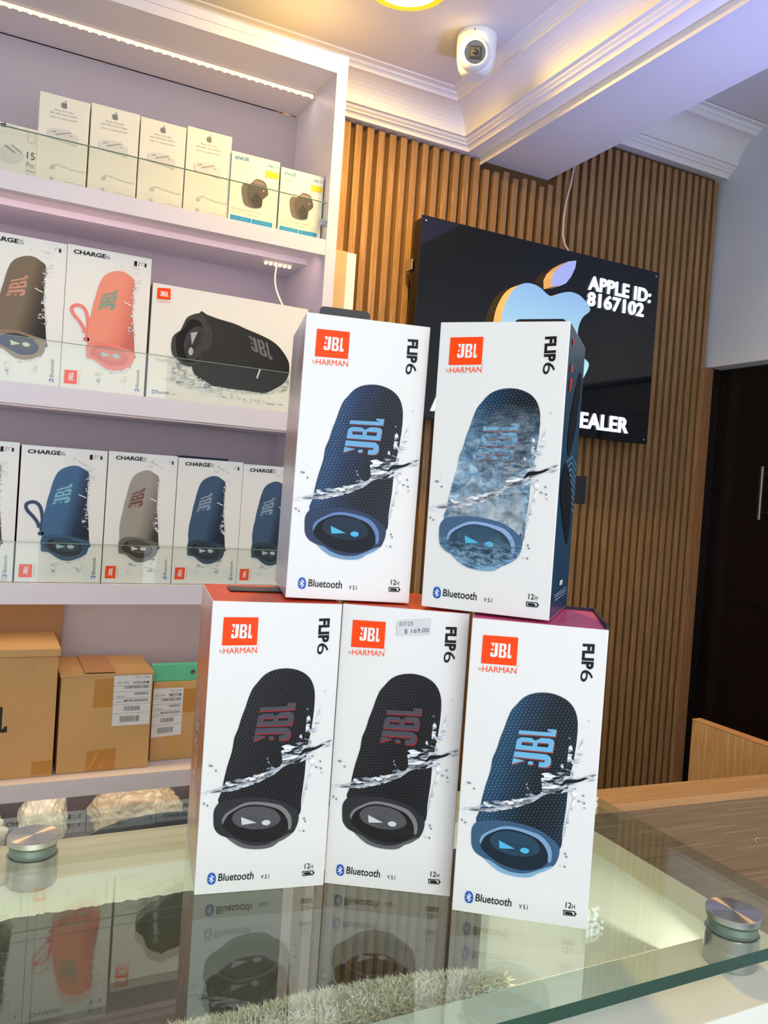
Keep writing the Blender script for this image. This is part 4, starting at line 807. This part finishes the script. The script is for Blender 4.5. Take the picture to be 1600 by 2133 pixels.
for s_ in (APPLE_BODY, APPLE_LEAF): A.poly([(.60+(x-.5)*.08, .95+(y-.5)*.075) for x, y in s_], cm((50, 50, 50)), 1, 2)
A.build('lettering', t); A = Art(Wc, Hc); A.stroke([(.895, .72), (.975, .72), (.975, .94), (.895, .94), (.895, .72)], .0006, mg, 1); A.build('size_badge', t); A = Art(Wc, Hc); A.text('iPhone', [(.66, .93), (.76, .93), (.76, .97), (.66, .97)], mg, 1)
A.build('small_lettering', t)
A = Art(Wc, Hc); A.poly([(.60, .55), (.70, .60), (.84, .50), (.84, .35), (.72, .25), (.60, .3)], lg2, 1, 3); A.poly([(.62, .56), (.74, .45), (.76, .47), (.64, .58)], mg, 2); A.poly([(.70, .60), (.82, .48), (.83, .50), (.71, .61)], mg, 2); A.build('product_picture', t)
sky = cm((40, 150, 214)); sky2 = cm((120, 190, 226)); yel = cm((244, 206, 60)); chg = cm((92, 86, 84)); chg2 = cm((112, 106, 102)); chg3 = cm((70, 66, 64))
def anker_box(label, x0, x1, z1, bar):
    Wc, Hc = x1-x0, z1-.483; t = thing('charger_box', label, 'box', (x0, 1.497, .4828), 0, 'car charger boxes on the top shelf')
    m = MB(); m.box(0, 0, 0, Wc, .05, Hc, bevel=.0006, mats={'R': 1}); m.build('carton', [M('ivory_carton', (238, 236, 218), .4, coat=.1), cm((30, 40, 90))], t)
    a = ANK; A = Art(Wc, Hc); A.poly(a['base'], chg2, 1, 2); A.poly(a['main'], chg, 2, 2); A.poly(a['facet'], chg3, 3); A.poly(a['top'], cm((130, 124, 116)), 3); A.disc(.69, .545, .015, .013, cm((190, 186, 180)), 4, 8); A.build('product_picture', t)
    A = Art(Wc, Hc); A.text('ANKER', a['name'], bar, 1, off=.02); A.build('maker_logo', t)
    A = Art(Wc, Hc); A.text('NO. 1', a['no1'], sky, 1, off=.03); A.text('Fast Charging, Stylish Design', a['line1'], dg, 1); A.text('Anker Nano Car Charger 40W', a['line2'], mg, 1)
    b = a['badge']; A.stroke(b+b[:1], .0004, cm((190, 180, 160)), 1); A.text('20 Years', [A.quadmap([b[3], b[2], b[1], b[0]], x, y) for x, y in ((.2, .55), (.8, .55), (.8, .75), (.2, .75))], mg, 1)
    A.build('lettering', t)
    A = Art(Wc, Hc); A.poly(a['tag'], yel, 1); A.build('yellow_tag', t)
    A = Art(Wc, Hc)
    for n, (s1, s2) in (('barA', ('FAST CHARGING', 'STANDARD')), ('barB', ('WIDE COMPATIBILITY', 'DUAL PORTS'))):
        b = a[n]; A.poly(b, sky, 1); q = [b[3], b[2], b[1], b[0]]
        for s_, lo, hi in ((s1, .56, .82), (s2, .18, .44)): A.text(s_, [A.quadmap(q, .12, lo), A.quadmap(q, .88, lo), A.quadmap(q, .88, hi), A.quadmap(q, .12, hi)], sky2, 2)
    A.build('blue_band', t)
anker_box('ivory car charger box with yellow tag and bright blue bands, left of the two', .3800, .4735, .6165, cm((60, 130, 180)))
anker_box('ivory car charger box with yellow tag beside the shelf end panel', .4765, .5640, .6095, cm((86, 146, 186)))

# ------------------------------------------------------------------ brown cartons on the low shelf
kraft = M('kraft_card', (202, 156, 102), .7, vary=.07, vscale=7, bump=.15, bscale=60)
kraft2 = M('kraft_card_pale', (206, 162, 106), .7, vary=.1, vscale=9, bump=.2, bscale=50)
tape = M('brown_tape', (190, 132, 64), .3); tape2 = M('pale_tape', (202, 160, 92), .3)
paper = M('label_paper', (224, 222, 222), .6)
r4 = -.5318
t = thing('carton', 'large brown carton with black lettering at the left of the low shelf', 'box', (-.13, 1.500, r4), 0, 'brown shipping cartons')
m = MB(); m.box(0, 0, 0, .2625, .16, .210, bevel=.001); m.build('body', kraft, t)
m = MB(); m.box(-.001, -.002, .2105, .2655, .16, .2245, bevel=.0015); m.build('lid', kraft2, t)
A = Art(.2625, .210); A.jbl([(.30, .39), (.712, .39), (.712, .60), (.30, .60)], M('carton_ink', (36, 30, 26), .6), 1); A.build('lettering', t)
A = Art(.2625, .210); A.poly([(.87, .02), (.995, .02), (.995, .13), (.87, .13)], tape, 1); A.build('tape', t); A = Art(.2625, .210); A.poly([(.87, .74), (.995, .74), (.995, .94), (.87, .94)], kraft2, 1); A.build('tape', t)
t = thing('carton', 'darker brown carton standing behind the large lettered one', 'box', (-.16, 1.662, r4), 0, 'brown shipping cartons')
m = MB(); m.box(0, 0, 0, .310, .025, .292, bevel=.001); m.build('body', M('dark_kraft', (146, 108, 76), .75, vary=.1, vscale=8), t)
def label_art(A, q, title):
    A.base += .0004
    def Q(x0, y0, x1, y1): return [A.quadmap(q, x1, y1), A.quadmap(q, x0, y1), A.quadmap(q, x0, y0), A.quadmap(q, x1, y0)]
    A.poly(q, paper, 1); g = cm((96, 92, 96)); rng = random.Random(3)
    A.text('Made in China', Q(.55, .925, .93, .965), g, 2); A.text(title, Q(.50, .82, .93, .89), cm((60, 58, 60)), 2, off=.01); A.text('Model A2348', Q(.08, .83, .40, .87), g, 2)
    for yy, x0, x1, h in ((.73, .28, .93, .055), (.60, .55, .93, .05), (.465, .28, .93, .05), (.29, .30, .72, .09), (.07, .2, .72, .12)):
        x = x0
        while x < x1:
            wdt = rng.uniform(.006, .02); A.poly([A.quadmap(q, a, b) for a, b in ((x, yy), (min(x+wdt, x1), yy), (min(x+wdt, x1), yy+h), (x, yy+h))], cm((80, 76, 80)), 2); x += wdt+rng.uniform(.008, .02)
    for yy in (.79, .67, .54, .42, .24): A.poly([A.quadmap(q, a, b) for a, b in ((0, yy), (1, yy), (1, yy+.005), (0, yy+.005))], g, 2)
    A.text('05/2022', Q(.08, .56, .30, .59), g, 2); A.text('MHJF3', Q(.08, .46, .24, .49), g, 2)
t = thing('carton', 'brown taped carton with white shipping label, middle of the low shelf', 'box', (.1390, 1.502, r4), 0, 'brown shipping cartons')
m = MB(); m.box(0, 0, 0, .1580, .15, .1750, bevel=.0018); m.build('body', kraft2, t)
m = MB(); m.box(-.002, -.0015, .1720, .160, .075, .1765, bevel=.0008); m.box(-.002, .076, .1720, .160, .15, .1765, bevel=.0008); m.build('lid_flap', kraft2, t)
A = Art(.158, .175); A.poly([(.345, .66), (.56, .66), (.56, .955), (.36, .955)], tape, 1); A.build('tape', t); A = Art(.158, .175); A.poly([(.31, .01), (.63, .01), (.63, .23), (.31, .21)], tape, 1)
A.stroke([(.33, .02), (.40, .12), (.42, .20)], .0012, cm((216, 180, 120)), 2); A.stroke([(.46, .02), (.50, .10)], .0012, cm((216, 180, 120)), 2); A.build('tape', t)
A = Art(.158, .1785, .15, 'T', base=.0002); A.poly([(.25, 0), (.58, 0), (.58, 1), (.25, 1)], tape, 1); A.build('top_tape', t)
A = Art(.158, .175); label_art(A, [(.565, .46), (.985, .46), (.985, .985), (.565, .985)], 'MHJF3ZE/A'); A.build('shipping_label', t)
t = thing('carton', 'small brown carton with white label under the green holder', 'box', (.3045, 1.530, r4), 0, 'brown shipping cartons')
m = MB(); m.box(0, 0, 0, .17, .13, .1500, bevel=.0015); m.build('body', kraft2, t)
A = Art(.17, .15); A.poly([(.18, .01), (.33, .01), (.33, .99), (.18, .99)], tape2, 1); A.build('tape', t); A = Art(.17, .15); A.poly([(.335, .6), (.5, .6), (.5, .9), (.335, .9)], tape, 1); A.build('tape', t); A = Art(.17, .15); label_art(A, [(-.0, .30), (.33, .32), (.33, .92), (.0, .92)], 'MD2U2ZM/A'); A.build('shipping_label', t)
t = thing('green_holder', 'mint green card holder with metal eyelet lying on the small carton', 'holder', (.3000, 1.532, r4+.1502))
m = MB(); m.box(0, 0, 0, .13, .012, .033, bevel=.0015); m.build('body', M('mint_card', (96, 190, 150), .5), t)
m = MB(); R4 = Matrix.Translation((.0765, -.0002, .017)) @ Matrix.Rotation(math.pi/2, 4, 'X'); m.lathe([(.0045, 0), (.0045, .0012), (.002, .0012), (.002, .0004)], M4=R4, n=20); m.build('eyelet', M('dull_steel', (110, 110, 106), .3, metal=1), t)

# crumpled plastic bags in the bottom compartment
def crumple(name, c, s, seed, mat, label, grp='clear plastic bags in the bottom compartment', amp=.35):
    bm = bmesh.new(); bmesh.ops.create_icosphere(bm, subdivisions=6, radius=1)
    for v in bm.verts:
        p = v.co.copy(); d = noise.noise(p*1.7+Vector((seed, 0, 0)))*amp+abs(noise.noise(p*4+Vector((0, seed, 0))))*amp*.6+abs(noise.noise(p*9+Vector((0, 0, seed))))*amp*.2-abs(noise.noise(p*17+Vector((seed, seed, 0))))*amp*.08
        q = p*(1+d); v.co = Vector((q.x*s[0], q.y*s[1], max(q.z, -.8)*s[2]))
    me = bpy.data.meshes.new(name); bm.to_mesh(me); bm.free(); me.materials.append(mat); o = bpy.data.objects.new(name, me); C.objects.link(o)
    for p in me.polygons: p.use_smooth = True
    zmin = min(v.co.z for v in me.vertices); o.location = (c[0], c[1], -.6998-zmin)
    return tag(o, label, 'bag', grp)
bagm = M('cloudy_plastic', (238, 230, 214), .15, coat=.8, bump=1.0, bscale=60, vary=.12, vscale=30)
bagm2 = M('cream_plastic', (228, 206, 178), .22, coat=.5, bump=.3, bscale=26)
crumple('plastic_bag', (-.02, 1.60, 0), (.075, .045, .062), 1.0, bagm, 'crumpled clear bag at the left of the bottom compartment, behind the steel clamp')
crumple('plastic_bag', (.130, 1.60, 0), (.036, .042, .066), 4.0, bagm, 'small crinkled clear bag just right of the far clamp')
crumple('plastic_bag', (.300, 1.605, 0), (.072, .042, .058), 7.0, bagm2, 'smooth cream bag in the bottom compartment beside the stacked boxes')
crumple('plastic_bag', (.47, 1.60, 0), (.055, .042, .05), 9.0, bagm, 'crumpled clear bag at the hidden right end of the bottom compartment')
crumple('navy_pouch', (.315, 1.503, 0), (.125, .017, .042), 11.0, M('navy_fabric', (34, 44, 58), .5, bump=.4, bscale=60), 'flat dark navy pouch lying in front of the plastic bags', None, .12)
t_ = bpy.data.objects['navy_pouch']

# ------------------------------------------------------------------ illuminated sign
root = thing('illuminated_sign', 'glossy black wall sign with glowing apple emblem and white letters', 'sign', (.8875, 1.690, .187))
SW, SH = .7515, .474
acr = M('black_acrylic', (12, 15, 24), .06, spec=.6)
m = MB(); m.box(0, 0, 0, SW, .004, SH, bevel=.0012); m.build('face_panel', acr, root)
m = MB(); m.box(.003, .004, .003, SW-.003, .046, SH-.003, bevel=.004); m.build('side_frame', M('sign_box_side', (20, 14, 12), .35), root)
for u, v in ((.012, SH-.012), (SW-.012, SH-.012), (.012, .012), (SW-.012, .012)):
    m = MB(); m.lathe([(.003, 0), (.0025, .0012), (.0006, .0016)], n=12, M4=Matrix.Translation((u, -.0001, v)) @ Matrix.Rotation(math.pi/2, 4, 'X')); m.build('screw', steel, root)
m = MB(); m.box(-.003, .030, SH-.122, -.0005, .062, SH-.097, bevel=.0006); m.box(-.003, .060, SH-.122, .02, .062, SH-.097, bevel=.0006); m.build('hanging_bracket', M('zinc', (176, 166, 146), .4, metal=.7), root)
def extr(name, pts, y0, y1, mf, ms, parent, off=(0, 0)):
    m = MB(); n = len(pts); m.poly([(x+off[0], y0, z+off[1]) for x, z in pts], 0); m.poly([(x+off[0], y1, z+off[1]) for x, z in pts][::-1], 1)
    for k in range(n):
        a, b = pts[k], pts[(k+1) % n]; m.poly([(a[0]+off[0], y0, a[1]+off[1]), (a[0]+off[0], y1, a[1]+off[1]), (b[0]+off[0], y1, b[1]+off[1]), (b[0]+off[0], y0, b[1]+off[1])], 1)
    return m.build(name, [mf, ms], parent)
def glowface(name, lo, hi, z0, z1, s, cx=None):
    m = bpy.data.materials.new(name); m.use_nodes = True; t, N, L = nt(m); b = N['Principled BSDF']; b.inputs['Base Color'].default_value = (*lin(hi), 1); b.inputs['Roughness'].default_value = .3
    tc = N.new('ShaderNodeTexCoord'); sx = N.new('ShaderNodeSeparateXYZ'); L.new(tc.outputs['Object'], sx.inputs[0])
    mr = N.new('ShaderNodeMapRange'); mr.inputs[1].default_value = z0; mr.inputs[2].default_value = z1; L.new(sx.outputs['Z'], mr.inputs[0])
    r = ramp(N, [(0, lo), (1, hi)]); L.new(mr.outputs[0], r.inputs[0]); L.new(r.outputs[0], b.inputs['Emission Color']); b.inputs['Emission Strength'].default_value = s; b.inputs['Base Color'].default_value = (.05, .05, .06, 1)
    return m
sidecream = M('channel_letter_side', (222, 196, 160), .5)
ex0, ez0, ew, eh = 1.1035-.8875, .2800-.187, .288, .305
body = smoothpts([(x*ew+ex0, y*eh+ez0) for x, y in APPLE_BODY], 4)
extr('apple_emblem', body, -.035, -.001, glowface('emblem_glow', (196, 255, 252), (140, 186, 246), .12, .38, .95), sidecream, root)
leaf = [(1.2500, .5480), (1.2475, .5700), (1.2560, .5880), (1.2740, .6060), (1.2960, .6200), (1.3205, .6270), (1.3190, .6080), (1.3080, .5840), (1.2930, .5640), (1.2740, .5540)]
extr('apple_leaf', [(x-.8875, z-.187) for x, z in leaf], -.035, -.001, glowface('leaf_glow', (176, 186, 255), (170, 180, 252), .3, .45, .95), sidecream, root)
def sign_text(name, s, x0, x1, z0, z1, space=1.0, sl=0):
    """rounded channel letters standing on the sign face"""
    glow = M('letter_glow', (255, 255, 255), .4, emit=(214, 234, 255), estr=1.45)
    cu = bpy.data.curves.new('t', 'FONT'); cu.body = s; cu.offset = -.004; cu.extrude = .06; cu.bevel_depth = .03; cu.bevel_resolution = 2; cu.resolution_u = 4; cu.space_character = space
    ob = bpy.data.objects.new('t', cu); me = bpy.data.meshes.new_from_object(ob); bpy.data.objects.remove(ob); bpy.data.curves.remove(cu)
    xs = [v.co.x for v in me.vertices]; ys = [v.co.y for v in me.vertices]; a, b, c, d = min(xs), max(xs), min(ys), max(ys)
    for v in me.vertices:
        x, y, z = v.co; v.co = (x0-.8875+(x-a)/(b-a)*(x1-x0), -.0030-z*.028, z0-.187+(y-c)/(d-c)*(z1-z0)+sl*(x-a)/(b-a))
    me.name = name; me.materials.clear(); me.materials.append(glow)
    for p in me.polygons: p.material_index = 0
    o = bpy.data.objects.new(name, me); C.objects.link(o); o.parent = root; return o
sign_text('sign_lettering', 'APPLE ID:', 1.392, 1.610, .5720, .6090, 1.06)
sign_text('sign_lettering', '8167102', 1.392, 1.588, .5300, .5680, 1.06)
sign_text('sign_lettering', 'DEALER', 1.352, 1.564, .2100, .2520, 1.06)
sign_text('sign_lettering', 'A', .944, .990, .2060, .2540)
# white cable from the beam to the sign
m = MB(); P_ = [(1.3780, 1.766, .955), (1.3766, 1.764, .915), (1.3690, 1.762, .865), (1.3567, 1.762, .812), (1.3512, 1.760, .765), (1.3505, 1.757, .724), (1.3560, 1.752, .698), (1.3640, 1.744, .680), (1.3680, 1.742, .66)]
m.tube(P_, .0028, 10); o = fixn(m.build('power_cable', M('cable_white', (206, 190, 176), .4))); tag(o, 'white power cable hanging from the ceiling beam down to the black sign', 'cable')

# ------------------------------------------------------------------ ceiling fittings
root = thing('security_camera', 'white dome security camera on the ceiling beside the moulding', 'camera', (.853, 1.437, .945))
ws = M('camera_white', (222, 224, 216), .4)
m = MB(); m.lathe([(.0400, 0), (.0405, -.004), (.0400, -.030), (.0385, -.050), (.0350, -.066), (.0300, -.076), (.020, -.084)], n=56); m.build('housing', ws, root)
m = MB(); m.box(-.033, -.0268, -.0115, -.0325+.014, -.0262, -.0085, M4=Matrix.Rotation(math.radians(12), 4, 'Z')); m.build('vent_slot', M('slot_grey', (80, 82, 84), .5), root)
dirn = Vector((-.42, -.86, -.30)).normalized(); rot = Vector((0, 0, 1)).rotation_difference(dirn).to_matrix().to_4x4()
cc = Vector((-.016, -.020, -.052)); M0 = Matrix.Translation(cc) @ rot
m = MB(); m.lathe([(.0325*math.cos(a), .0325*math.sin(a)) for a in [math.radians(k) for k in (-60, -40, -20, 0, 12, 24, 34, 42)]], M4=M0, n=48); m.build('eyeball', ws, root)
m = MB(); zt = .0325*math.sin(math.radians(42)); rr = .0325*math.cos(math.radians(42)); m.lathe([(rr, zt-.0005), (rr, zt+.0018), (rr-.0018, zt+.0026), (rr-.0030, zt+.0012), (rr-.0030, zt)], M4=M0, n=48); m.build('lens_ring', M('bright_ring', (246, 244, 232), .25), root)
m = MB(); m.lathe([(rr-.003, zt+.0002), (rr-.004, zt+.0008)], M4=M0, n=40); m.build('lens_window', M('dark_window', (22, 27, 34), .1, spec=.6), root)
ux = Vector((dirn.y, -dirn.x, 0)).normalized(); uz = ux.cross(dirn); uz = uz if uz.z > 0 else -uz
B = Matrix((ux, -dirn, uz)).transposed().to_4x4(); B.translation = cc+dirn*(zt+.0008)
m = MB(); m.box(-.0125, -.0025, -.0115, .0125, .0, .0115, M4=B, bevel=.0008); m.build('sensor_frame', M('frame_black', (22, 24, 26), .4), root)
m = MB(); m.box(-.0095, -.0035, -.0082, .0095, -.0024, .0082, M4=B, bevel=.0008); m.build('sensor_plate', M('plate_grey', (46, 45, 41), .4), root)
m = MB(); m.lathe([(.0048, 0), (.0048, .0022), (.0032, .0030)], M4=Matrix.Translation(cc+dirn*(zt+.0040)) @ rot, n=28); m.build('lens', M('lens_black', (10, 10, 12), .08), root)
root = thing('downlight', 'round recessed ceiling downlight with yellow rim at the top edge of the picture', 'light', (.654, 1.367, .945))
m = MB(); m.lathe([(.079, 0), (.079, -.003), (.070, -.0055), (.064, -.004)], n=64); m.build('rim', M('yellow_rim', (240, 226, 60), .35, emit=(240, 220, 40), estr=.55), root)
m = MB(); m.lathe([(.063, -.0042), (.060, -.0046)], n=64); m.build('diffuser', M('lit_diffuser', (255, 240, 200), .4, emit=(255, 244, 190), estr=5.0), root)
l = bpy.data.lights.new('downlight_bulb', 'AREA'); l.shape = 'DISK'; l.size = .12; l.energy = 13.5; l.color = (1, .60, .12)
o = bpy.data.objects.new('downlight_bulb', l); C.objects.link(o); o.parent = root; o.location = (0, 0, -.008)

# ------------------------------------------------------------------ wooden reception counter at the right
wtop = wood('counter_top_wood', (166, 128, 84), (198, 160, 112), scale=(1.2, 26, 26), rings=4, rough=.4)
wface = wood('counter_face_wood', (112, 86, 58), (154, 122, 84), scale=(1.6, 10, 120), rings=3.4, rough=.5)
wvert = wood('counter_side_wood', (172, 130, 84), (206, 168, 112), scale=(38, 38, 2.0), rings=3, rough=.45)
wedge = M('lipping_wood', (196, 146, 94), .45, vary=.1, vscale=8, stretch=(1, 10, 10))
root = thing('wooden_counter', 'low wooden counter with horizontal grain front behind the glass counter', 'counter', (.620, .7735, -ZC), math.radians(-4.1))
m = MB(); m.box(0, -.042, .934-.006, .78, .000, .9362, bevel=.0008); m.build('top_board', wtop, root)
m = MB(); m.box(0, -.046, .9255, .78, -.0425, .9352, bevel=.0008); m.build('front_lipping', wedge, root)
m = MB(); m.box(0, -.0435, 0, .78, -.020, .9255, 0); m.build('front_panel', wface, root)
m = MB()
for sx_, sz_ in ((.3130, .868), (.3130, .42), (.05, .868)):
    m.lathe([(.0036, 0), (.0030, .0008)], M4=Matrix.Translation((sx_, -.0434, sz_)) @ Matrix.Rotation(math.pi/2, 4, 'X'), n=16)
    m.box(sx_-.0018, -.0448, sz_-.0004, sx_+.0018, -.0441, sz_+.0004, 1); m.box(sx_-.0004, -.0448, sz_-.0018, sx_+.0004, -.0441, sz_+.0018, 1)
m.build('screw', [M('brass_screw', (206, 192, 150), .35, metal=.6), black], root)
root = thing('wooden_side_panel', 'upright wooden end panel with vertical grain in front of the black door', 'panel', (1.145, .800, -ZC))
m = MB(); m.box(0, 0, 0, .020, .220, .9245, bevel=.001); m.build('board', wvert, root)
m = MB(); m.box(-.0006, 0, .9245, .0206, .2205, .9262, bevel=.0004); m.build('top_lipping', wedge, root)

# ------------------------------------------------------------------ lift everything so the floor lies at zero
for o in list(scene.objects):
    if o.parent is None and o.type != 'CAMERA': o.location.z += ZC
